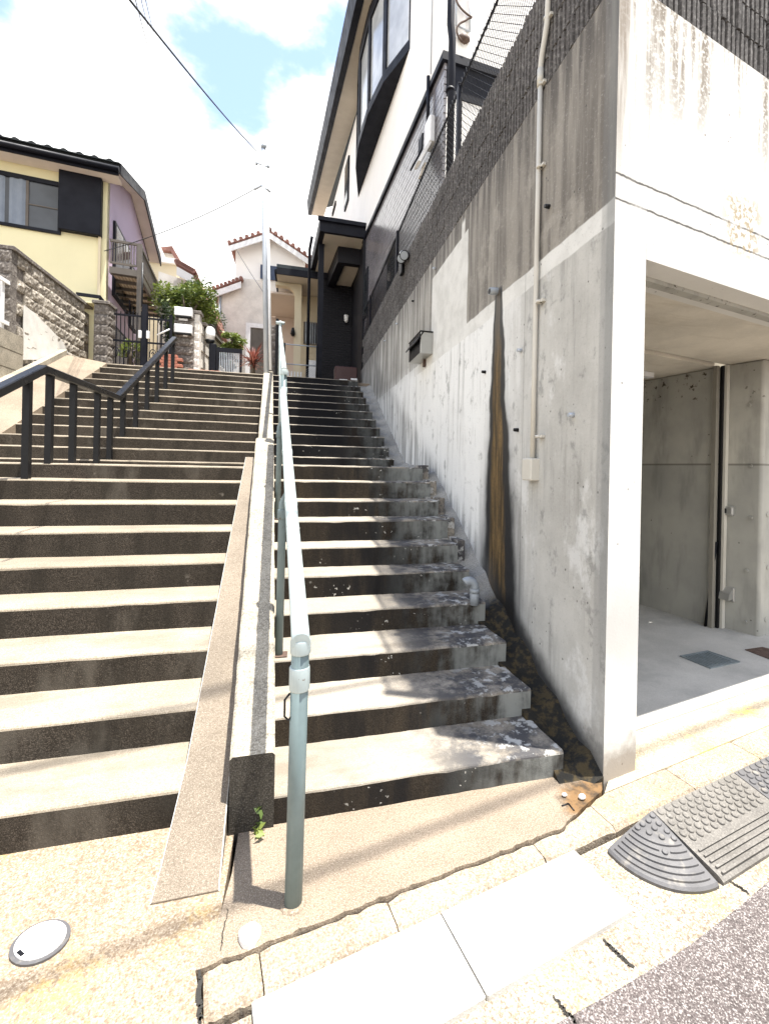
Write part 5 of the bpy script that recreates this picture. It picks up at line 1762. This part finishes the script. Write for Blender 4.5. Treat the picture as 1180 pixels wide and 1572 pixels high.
# ------------------------------------------------------------------ letterbox pillar, garden wall, lamp and garden gate at the top
QY = 10.95
qx0, qx1 = ony(268, 520, QY)[0], ony(297.5, 520, QY)[0]
t = thing('letterbox_pillar', ((qx0 + qx1) / 2, QY, 3.57), 'grey stone block pillar with two white letterboxes at the head of the left stairs', 'pillar')
zz = lambda y: ony(283, y, QY)[2]
pmesh = split_block(qx1 - qx0, .185, .3, 5, .03).mesh('stone_block', M['split_dark'])
z = 3.45
while z < zz(484):
    inst(pmesh, 'stone_block', t, frame4((qx0, QY, z), (1, 0, 0), (0, 1, 0), (0, 0, 1))); z += .192
m = MB(); m.box((qx0 + .03, QY + .05, 3.4), (qx1 - .03, QY + .36, zz(482))); m.build('core', M['split_dark'], t)
for (ya_, yb_) in ((474, 487), (500, 513)):
    m = MB(); m.cbox((qx0 + .01, QY - .035, zz(yb_)), (qx1 - qx0 - .03, 0, 0), (0, 0, zz(ya_) - zz(yb_)), (0, -.09, 0), .01); lb = m.build('letterbox', M['white_metal'], t)
    m = MB(); m.box((qx0 + .03, QY - .13, zz(yb_) - .028), (qx1 - .04, QY - .03, zz(yb_) - .003)); m.build('slot_shadow_gap', M['black'], lb)
for (xa, xb, ya_, yb_) in ((274.5, 288, 488, 492.5), (281, 288, 514, 516.5)):
    a, b = ony(xa, ya_, QY - .05), ony(xb, yb_, QY - .05)
    m = MB(); m.cbox((a[0], QY - .04, b[2]), (b[0] - a[0], 0, 0), (0, 0, a[2] - b[2]), (0, -.02, 0), .003); m.build('name_plate', M['stone'], t)
a = ony(241, 514, QY - .2); b = ony(261, 505, QY - .2)
m = MB(); m.tube([a, b], .018, 8)
tag(m.build('grab_bar', M['white_metal']), 'short white slanting grab bar left of the letterbox pillar', 'grab bar')
# red brick step and loose stones
t = thing('brick_step', (-2.75, 10.75, 3.58), 'low stack of red bricks behind the black railing near the letterbox pillar', 'brick stack')
bx0, bx1 = ony(247, 560, 10.7)[0], ony(267, 560, 10.7)[0]
bm_ = MB().cbox((0, 0, 0), (.2, 0, 0), (0, .1, 0), (0, 0, .058), .006).mesh('brick', M['red_brick'])
for r_ in range(6):
    x = bx0 - (r_ % 2) * .1
    while x < bx1:
        inst(bm_, 'brick', t, frame4((x, 10.7, 3.582 + r_ * .064), (1, 0, 0), (0, 1, 0), (0, 0, 1))); x += .208
t = thing('brick_edging', ((qx1 + .15), 10.5, 3.58), 'row of orange red bricks lying flat at the top of the left stairs', 'brick edging')
for i in range(6):
    inst(bm_, 'brick', t, frame4((ony(297, 565, 10.55)[0] + i * .107, 10.5, 3.584), (0, 1, 0), (-1, 0, 0), (0, 0, 1)))
# garden wall receding right of the letterbox pillar
gw0 = ony(298, 480, 10.98); gw1 = ony(307, 478, 10.98)
t = thing('garden_wall', (gw1[0], 11, 3.57), 'cream block garden wall running back from a brown block end post beside the letterbox pillar', 'block wall')
mw = split_block(gw1[0] - gw0[0], .19, .2, 91, .012).mesh('wall_block', M['tile_beige'])
z = 3.4; k = 0
while z < gw1[2] - .1:
    inst(mw, 'wall_block', t, frame4((gw0[0], 10.98, z), (1, 0, 0), (0, 1, 0), (0, 0, 1))); z += .195; k += 1
wb = MB().cbox((0, 0, 0), (.39, 0, 0), (0, .12, 0), (0, 0, .187), .004).mesh('wall_block', M['tile_beige'])
for r_ in range(7):
    for i in range(8):
        inst(wb, 'wall_block', t, frame4((gw1[0] + .002 + .035 * 0 + i * .028, 11.18 + i * .4 + (.2 if r_ % 2 else 0), 3.45 + r_ * .193), (.069, .9976, 0), (-.9976, .069, 0), (0, 0, 1)))
m = MB(); m.cbox((gw0[0] - .02, 10.95, gw1[2] - .06), (gw1[0] - gw0[0] + .05, 0, 0), (0, .26, 0), (0, 0, .07), .008); m.build('cap', M['split_dark'], t)
m = MB(); m.obox((gw0[0] + .03, 11.22, 3.45 + 7 * .193 + .003), A3(.26, 3.7, 0), A3(.17, 0, 0), A3(0, 0, .06)); m.build('coping', M['split_dark'], t)
# gate post with globe lamp, dark garden gate
GZ = 11.3
l0 = ony(320, 566, GZ); l1 = ony(331, 566, GZ); lz = ony(325, 527, GZ)[2]
t = thing('gate_post', (l0[0], GZ, 3.57), 'dark square gate post carrying a white lamp left of the garden gate', 'gate post')
m = MB(); m.cbox((l0[0], GZ, 3.5), (l1[0] - l0[0], 0, 0), (0, .16, 0), (0, 0, lz - 3.5), .01); m.build('post', M['navy'], t)
c_ = ony(322.5, 513, GZ + .08)
t = thing('lamp', c_, 'white cylindrical garden lamp with an arched top on the gate post', 'lamp')
m = MB(); m.tube([c_ - up * .14, c_ + up * .08], [.10, .11], 14); m.sphere(c_ + up * .08, .11, 14, 0, (1, 1, .9), 0); m.build('shade', M['globe'], t)
m = MB(); m.tube([c_ - up * .22, c_ - up * .14], [.07, .11], 12); m.build('base', M['black'], t)
m = MB(); m.tube([c_ + A3(.125 * math.cos(a), 0, .125 * math.sin(a) + .1) for a in np.linspace(0, math.pi, 12)], .008, 5); m.build('hoop', M['black'], t)
t = thing('garden_gate', (l1[0], GZ, 3.57), 'low black garden gate of thin upright bars with shrubs behind', 'gate')
ga0, ga1 = ony(332, 560, GZ)[0], ony(371, 560, GZ)[0]; gaz = ony(350, 534, GZ)[2]
m = MB(); m.box((ga0, GZ, gaz - .1), (ga1, GZ + .05, gaz)); m.build('top_rail', M['navy'], t)
m = MB(); m.box((ga0, GZ, 3.6), (ga1, GZ + .05, 3.66)); m.build('bottom_rail', M['navy'], t)
for x in (ga0, ga1 - .05):
    m = MB(); m.box((x, GZ, 3.661), (x + .05, GZ + .05, gaz - .101)); m.build('stile', M['navy'], t)
m = MB()
for i in range(12):
    x = ga0 + .07 + i * (ga1 - ga0 - .14) / 11; m.box((x - .008, GZ + .015, 3.661), (x + .008, GZ + .03, gaz - .101))
m.build('bars', M['galv'], t, True, 'stuff')


# ------------------------------------------------------------------ plants
def shrub(name, c, rad, n, size, mats, lab, cat, grp=None, seed=0, trunk=True, lumps=14):
    rnd = random.Random(seed); c = np.array(c, float); rad = np.array(rad, float)
    t = thing(name, c - A3(0, 0, rad[2]), lab, cat, grp)
    m = MB()
    for k in range(lumps):
        d = np.array([rnd.gauss(0, 1), rnd.gauss(0, 1), rnd.gauss(0, 1)]); d /= np.linalg.norm(d)
        cc_ = c + d * rad * rnd.uniform(.35, .85)
        leaf_cluster(m, cc_, n // lumps, rad * rnd.uniform(.28, .5), size, rnd, 1, 0 if rnd.random() < .6 else 1)
    m.build('crown', mats, t, False)
    if trunk:
        m = MB()
        for k in range(4):
            e = c + A3(rnd.uniform(-.6, .6), rnd.uniform(-.6, .6), .2) * rad
            m.tube([c - A3(rnd.uniform(-.08, .08), 0, rad[2] * 1.5), (c - A3(0, 0, rad[2] * .5) + e) / 2, e], [.05, .03, .012], 6)
        m.build('trunk', M['trunk'], t, True, 'stuff')
    return t


c_ = ony(288, 468, 13.2)
shrub('hedge_tree', c_, (.95, .8, .85), 5200, .055, [M['leaf_mid'], M['leaf_bright']], 'bushy bright green tree behind the letterbox pillar', 'tree', None, 1)
c_ = ony(350, 525, 12.6)
shrub('shrub', c_, (.42, .4, .28), 1500, .05, [M['leaf_bright'], M['leaf_bright']], 'yellow green shrub rising over the garden gate', 'shrub', None, 2, True, 9)
c_ = ony(350, 552, 12.0)
shrub('shrub', c_, (.5, .3, .36), 1500, .04, [M['leaf_dark'], M['leaf_mid']], 'dark green shrub seen through the bars of the garden gate', 'shrub', None, 3, True, 9)
c_ = ony(328, 480, 14.5)
shrub('shrub', c_, (.4, .3, .5), 420, .045, [M['leaf_mid'], M['leaf_dark']], 'thin see-through sprays of leaves right of the green tree', 'shrub', None, 4, True, 10)
c_ = ony(264, 500, 12.0)
shrub('shrub', c_, (.3, .3, .8), 1300, .045, [M['leaf_dark'], M['leaf_mid']], 'dark narrow shrub between the iron gate and the letterbox pillar', 'shrub', None, 6, True, 9)
c_ = ony(200, 535, 11.6)
shrub('shrub', c_, (.35, .3, .3), 700, .04, [M['leaf_bright'], M['leaf_mid']], 'small light green shrub behind the iron gate', 'shrub', None, 7, True, 8)
# red cordyline
c_ = ony(389, 552, 11.0)
t = thing('cordyline', (c_[0], 11.0, 3.58), 'spiky red leaved cordyline beside the pole at the top of the stairs', 'plant')
rnd = random.Random(12); m = MB()
for i in range(95):
    a = rnd.uniform(0, 2 * math.pi); el = rnd.uniform(-.35, 1.4); L = rnd.uniform(.3, .52); w_ = .014
    hz = A3(math.cos(a), math.sin(a), 0); o_ = c_ + A3(0, 0, rnd.uniform(-.2, .05)); sd_ = A3(-math.sin(a), math.cos(a), 0)
    p0 = o_; pm_ = o_ + hz * L * .55 * math.cos(el) + up * L * .55 * math.sin(el); p1 = o_ + hz * L * math.cos(el) * 1.02 + up * (L * math.sin(el) - .10 * L)
    m.add([p0 - sd_ * w_, p0 + sd_ * w_, pm_ + sd_ * w_ * 1.2, pm_ - sd_ * w_ * 1.2, p1], [(0, 1, 2, 3), (3, 2, 4)])
m.build('leaves', M['leaf_red'], t, False)
m = MB(); m.tube([A3(c_[0], 11, 3.55), c_], .04, 8); m.build('stem', M['trunk'], t)

# ------------------------------------------------------------------ white gabled house in the middle distance
WY = 22.5
P_ = lambda x, y, Y=WY: ony(x, y, Y)
t = thing('gabled_house', P_(400, 560), 'white and beige gabled house with red roof tiles and a blue shuttered window', 'house')
WHX0, WHX1 = P_(361, 420)[0], P_(468, 420)[0]
zspl = P_(400, 430)[2]; apex = P_(414, 363); zl = P_(361, 383)[2]; zr = P_(468, 398)[2] + .15
m = MB(); m.prism([A3(WHX0, WY, zspl), A3(WHX1, WY, zspl), A3(WHX1, WY, zr), A3(apex[0], WY, apex[2]), A3(WHX0, WY, zl)], (0, 9, 0)); m.build('upper_wall', M['stucco_white'], t)
anx = P_(334, 500)[0]
m = MB(); m.prism([A3(anx, WY - .02, 2.5), A3(WHX1, WY - .02, 2.5), A3(WHX1, WY - .02, zspl - .01), A3(WHX0, WY - .02, zspl - .01), A3(anx, WY - .02, P_(334, 455)[2])], (0, 9, 0)); m.build('lower_wall', M['tile_beige'], t)
for (s0_, s1_) in (((352, 376), (414, 356)), ((414, 356), (476, 398))):
    a, b = ony(*s0_, WY - .5), ony(*s1_, WY - .5)
    d = (b - a); m = MB(); m.obox(a - up * .28, d, A3(0, .06, 0), up * .26); m.build('barge_board', M['white_metal'], t)
    m = MB(); m.obox(a, d, A3(0, 10, 0), up * .1); m.build('roof', M['roof_red'], t)
    m = MB(); m.obox(a - up * .02 + A3(0, .061, 0), d, A3(0, .45, 0), up * .018); m.build('soffit', M['white_metal'], t)
    n_ = int(np.linalg.norm(d) / .27)
    tl = MB(); tl.tube([A3(0, -.06, 0), A3(0, .35, 0)], .085, 8); tme = tl.mesh('roof_tile', M['roof_red']) if True else None
    for i in range(n_ + 1):
        q = a + d * (i / n_) + up * .12
        inst(tme, 'roof_tile', t, Matrix.Translation(q))
a, b = ony(322, 448, WY - .3), ony(370, 431, WY - .3); d = b - a
m = MB(); m.obox(a - up * .3, d, A3(0, .06, 0), up * .28); m.build('barge_board', M['white_metal'], t)
m = MB(); m.obox(a, d, A3(0, 6, 0), up * .1); m.build('roof', M['roof_red'], t)
for i in range(9):
    inst(tme, 'roof_tile', t, Matrix.Translation(a + d * (i / 8) + up * .12))
a, b = P_(400, 408), P_(429, 431)
m = MB(); m.box((a[0], WY - .06, b[2]), (b[0], WY - .001, a[2])); fo = m.build('window', M['navy'], t)
m = MB(); m.box((a[0] + .35, WY - .07, b[2] + .08), (b[0] - .55, WY - .061, a[2] - .08)); m.build('pane', M['glass_sky'], fo)
for xx in (a[0], b[0] - .5):
    m = MB(); m.box((xx, WY - .11, b[2] - .03), (xx + .45, WY - .071, a[2] + .03)); m.build('shutter', plain('shutter_blue', (.02, .04, .09), .5), fo)
q = P_(447, 421)
m = MB(); m.tube([q + A3(0, -.01, 0), q + A3(0, -.1, 0)], .07, 10); m.build('vent', M['black'], t)
a, b = P_(378, 496), P_(408, 545)
m = MB(); m.box((a[0], WY - .12, 2.6), (a[0] + .2, WY - .021, a[2])); m.box((a[0] + .201, WY - .12, a[2] - .2), (b[0], WY - .021, a[2])); m.build('door_frame', M['white_metal'], t, True, 'stuff')
m = MB(); m.box((a[0] + .21, WY - .06, 2.6), (b[0], WY - .021, a[2] - .21)); m.build('door', M['wood_dark'], t)
a = P_(333, 455)
m = MB(); m.tube([A3(anx + .1, WY - .12, 2.6), A3(anx + .1, WY - .12, a[2])], .05, 8); m.build('rain_pipe', M['galv'], t)

# ------------------------------------------------------------------ cream house between pole and porch
CY = 16.2
R_c = lambda x, y: ony(x, y, CY)
t = thing('cream_house', R_c(470, 570), 'small cream house with dark eave and arched pink entry, left of the black porch', 'house')
cx0, cx1, cx2 = R_c(421, 500)[0], R_c(462, 500)[0], R_c(500, 500)[0]
ze = R_c(450, 452)[2]
m = MB(); m.box((cx1, CY, 2.5), (cx2 + .3, CY + 5, ze - .002)); m.build('front_wall', M['stucco_cream'], t)
# arched entry front: pier, arch and recess
ax0, ax1 = R_c(424, 500)[0], R_c(452, 500)[0]; spr = R_c(440, 470)[2]; zt5 = R_c(440, 456)[2]
poly = [A3(ax1, CY - 1.0, spr)] + [A3(ax1 + (ax0 - ax1) * (1 - math.cos(a)) * .5 - 0, CY - 1.0, spr + (zt5 - spr) * math.sin(a)) for a in np.linspace(.15, math.pi / 2, 8)] + [A3(ax0, CY - 1.0, zt5), A3(ax0, CY - 1.0, ze - .01), A3(cx1 - .002, CY - 1.0, ze - .01), A3(cx1 - .002, CY - 1.0, 2.5), A3(ax1, CY - 1.0, 2.5)]
m = MB(); m.prism(poly, (0, .25, 0)); m.build('entry_arch', M['stucco_cream'], t)
m = MB(); m.box((cx0 - .3, CY + 1.6, 2.5), (cx1 - .002, CY + 1.8, ze)); m.build('entry_wall', M['stucco_pink'], t)
m = MB(); m.box((cx0 - .3, CY - .74, ze - .3), (cx1 - .003, CY + 1.59, ze - .24)); m.build('entry_ceiling', M['stucco_pink'], t)
a, b = R_c(421, 447), R_c(505, 459)
e0_, e1_ = ony(424, 442, CY - 1.6), ony(500, 452, CY - 1.6)
m = MB(); m.obox(A3(e0_[0], CY - 1.6, ze), A3(e1_[0] - e0_[0] + .5, 0, 0), A3(0, .05, 0), up * .2); m.build('fascia', M['navy'], t)
m = MB(); m.obox(A3(e0_[0], CY - 1.55, ze + .0), A3(e1_[0] - e0_[0] + .5, 0, 0), A3(0, 6.4, 0), up * .03); m.build('soffit', M['soffit'], t)
m = MB(); m.obox(A3(e0_[0], CY - 1.6, ze + .201), A3(e1_[0] - e0_[0] + .5, 0, 0), A3(0, 6.4, .5), up * .1); m.build('roof', M['roof_dark'], t)
m = MB(); m.tube([A3(e0_[0] - .02, CY - 1.58, ze + .1), A3(e0_[0] - .05, CY + 4, ze + .1)], .05, 8); m.build('gutter', M['navy'], t)
a, b = R_c(466, 494), R_c(490, 530)
m = MB(); m.box((a[0], CY - .05, b[2]), (b[0], CY - .001, a[2])); fo = m.build('window', M['wood_dark'], t)
m = MB(); m.box((a[0] + .05, CY - .06, b[2] + .05), (b[0] - .05, CY - .051, a[2] - .05)); m.build('pane', M['glass_curtain'], fo)
for i in range(6):
    x = a[0] + .08 + i * (b[0] - a[0] - .16) / 5; m = MB(); m.box((x - .008, CY - .1, b[2]), (x + .008, CY - .085, a[2])); m.build('grille_bar', M['galv'], fo)
q = R_c(450, 522)
m = MB(); m.tube([q + A3(0, -1.0, -.1), q + A3(0, -1.08, -.1), q + A3(0, -1.1, .1)], [.06, .08, .03], 8); m.build('wall_lamp', M['black'], t)
t = thing('heat_pump', R_c(482, 575), 'white heater unit standing under the barred window of the cream house', 'heater unit')
a, b = ony(470, 552, CY - .8), ony(487, 582, CY - .8)
m = MB(); m.cbox((a[0], CY - .8, 3.58), (b[0] - a[0], 0, 0), (0, .35, 0), (0, 0, max(.5, a[2] - 3.58)), .02); m.build('casing', M['white_metal'], t)
m = MB(); m.box((a[0] + .2, CY - .806, 4.0), (b[0] - .08, CY - .801, 4.05)); m.build('vent', M['black'], t)
# wire fence with white garden chair behind, at the top of the right stairs
FY = 12.3
t = thing('wire_fence', ony(450, 575, FY), 'low wire mesh fence with thin rails at the top of the right stairs', 'fence')
f0, f1 = ony(436, 560, FY)[0], ony(486, 560, FY)[0]
fz1 = ony(460, 530, FY)[2]; fzm = ony(460, 560, FY)[2]
for x in (f0, f1):
    m = MB(); m.tube([A3(x, FY, 3.55), A3(x, FY, fz1 + .03)], .022, 8); m.build('post', M['black'], t)
for z in (fz1, fzm, 3.62):
    m = MB(); m.tube([A3(f0, FY, z), A3(f1, FY, z)], .016, 8); m.build('rail', M['galv'], t)
m = MB(); hh_ = fz1 - 3.62; x = f0
while x < f1:
    for s_ in (-1, 1):
        xb = x + s_ * hh_; f = 1.0
        if xb < f0: f = (f0 - x) / (s_ * hh_)
        if xb > f1: f = (f1 - x) / (s_ * hh_)
        if f > .02: m.tube([A3(x, FY, 3.62), A3(x + s_ * hh_ * f, FY, 3.62 + hh_ * f)], .0025, 3, 0, False)
    x += .06
m.build('wire_mesh', M['galv'], t, False, 'stuff')
t = thing('garden_chair', ony(455, 572, 12.9), 'white plastic garden chair behind the wire fence', 'chair')
cx = ony(452, 572, 12.9)[0]
for x in (cx - .2, cx + .2):
    m = MB(); m.tube([A3(x, 12.75, 3.575), A3(x, 12.78, 4.02), A3(x, 12.9, 4.06), A3(x, 13.2, 4.04), A3(x, 13.25, 3.575)], .022, 8); m.build('leg_frame', M['white_metal'], t)
m = MB(); m.cbox((cx - .2, 12.78, 3.86), (.4, 0, 0), (0, .42, 0), (0, 0, .025), .008); m.build('seat', M['white_metal'], t)
for i in range(5):
    m = MB(); m.box((cx - .19 + i * .085, 13.2, 3.89), (cx - .15 + i * .085, 13.225, 4.3)); m.build('back_slat', M['white_metal'], t)
a = ony(428, 585, 11.5)
t = thing('stone_post', (a[0], 11.6, 3.57), 'dark stone gatepost just right of the pole', 'gatepost')
ph_ = ony(425, 493, 11.6)[2]
ps = split_block(.22, .19, .25, 33, .015).mesh('stone_block', M['split_dark'])
z = 3.5
while z < ph_ - .15:
    inst(ps, 'stone_block', t, frame4((ony(413, 540, 11.6)[0], 11.6, z), (1, 0, 0), (0, 1, 0), (0, 0, 1))); z += .196
m = MB(); m.box((ony(422.5, 540, 11.6)[0], 11.55, 3.57), (ony(427, 540, 11.6)[0], 11.6, ph_ + .05)); m.build('steel_stile', M['black'], t)

# ------------------------------------------------------------------ beige houses far left behind
BY = 19.0
B_ = lambda x, y: ony(x, y, BY)
t = thing('beige_house', B_(275, 520), 'tall beige house behind the yellow one, its red tiled roof end just visible', 'house')
x0, x1 = B_(236, 450)[0], B_(272, 450)[0]
m = MB(); m.prism([A3(x0 - 2, BY, 2.5), A3(x1, BY, 2.5), A3(x1, BY, B_(272, 407)[2]), A3(x0 - 2, BY, B_(236, 400)[2] + .2)], (0, 7, 0)); m.build('wall', M['stucco_cream'], t)
m = MB(); m.obox(B_(236, 403) + A3(-1, -.15, 0), B_(274, 407) - B_(236, 403) + A3(1, 0, 0), A3(0, .3, 0), up * .18); m.build('roof_edge', M['stucco_white'], t)
m = MB(); m.tube([B_(238, 370) + A3(0, .1, 0), B_(251, 398) + A3(0, .1, 0)], .1, 6); m.build('ridge_pipe', M['tile_beige'], t)
a = B_(258, 380); b = B_(267, 398)
m = MB(); m.box((a[0] - .6, BY + .5, B_(260, 402)[2]), (b[0], BY + 4, a[2])); m.build('dormer', M['tile_beige'], t)
m = MB(); m.prism([A3(a[0] - .8, BY + .3, a[2]), A3(b[0] - .15, BY + .3, a[2] + .22), A3(b[0] + .25, BY + .3, b[2] - .1), A3(b[0] + .12, BY + .3, b[2] - .15), A3(b[0] - .2, BY + .3, a[2] + .02)], (0, 4, 0)); m.build('dormer_roof', M['roof_red'], t)
t = thing('beige_house', B_(300, 520), 'lower beige house with brown tiled sloping eave between tree and sky', 'house')
BY = 17.5
x0, x1 = B_(272, 450)[0], B_(303, 470)[0]
m = MB(); m.prism([A3(x0 - .6, BY, 2.5), A3(x1, BY, 2.5), A3(x1, BY, B_(301, 436)[2]), A3(x0 - .6, BY, B_(276, 420)[2])], (0, 6, 0)); m.build('wall', M['tile_beige'], t)
a, b, c2 = B_(276, 416), B_(301, 430), B_(312, 470)
m = MB(); m.obox(a + A3(0, -.4, 0), b - a, A3(0, 6, 0), up * .14); m.build('roof', M['roof_red'], t)
m = MB(); m.obox(a + A3(0, -.42, -.3), b - a, A3(0, .03, 0), up * .29); m.build('barge_board', M['stucco_white'], t)
m = MB(); m.obox(b + A3(0, -.4, -.02), c2 - b, A3(0, 6, 0), A3(.1, 0, .1)); m.build('roof', M['roof_red'], t)
for i in range(9):
    inst(tme, 'roof_tile', t, Matrix.Translation(a + A3(0, -.4, .15) + (b - a) * i / 8))

# far hillside so the terrace has an end
hm = MB(); n = 40
for k in range(1):
    vs = []
    for j in range(6):
        for i in range(n + 1):
            vs.append((-160 + 320 * i / n, 60 + j * 22, 3.4 + j * .9 + .6 * math.sin(i * .7 + j)))
    fs = [(j * (n + 1) + i, j * (n + 1) + i + 1, (j + 1) * (n + 1) + i + 1, (j + 1) * (n + 1) + i) for j in range(5) for i in range(n)]
    hm.add(vs, fs)
struct(hm.build('hillside', M['leaf_dark'], None, False))

# twisted service cables crossing high over the yard (out of the picture; their soft shadows fall on the ground)
sv = np.array(SUN)
for (a, b, za, lab) in (((150, 1468), (760, 1236), 9.0, 'heavy service cable crossing overhead above the yard and pavement'), ((60, 1225), (290, 1176), 9.5, 'second heavy service cable crossing overhead above the left steps')):
    q0, q1 = onz(*a, .0), onz(*b, .0)
    d = (q1 - q0); d /= np.linalg.norm(d)
    q0 = q0 + sv * (za / sv[2]); q1 = q1 + sv * (za / sv[2])
    o = MB().tube([q0 - d * 7, q0, q1, q1 + d * 5], .02, 8).build('overhead_wire', M['cable'])
    tag(o, lab, 'overhead wire')

for k, (x, y, r) in enumerate(((866, 1222, .014), (893, 1226, .02))):
    q = onz(x, y, .004)
    m = MB(); m.sphere(q + A3(0, 0, r * .4), r, 8, 0, (1, .75, .6))
    tag(m.build('pebble', M['stone']), ('smaller' if k == 0 else 'larger') + ' white pebble lying on the rusty wet patch at the wall corner', 'pebble')
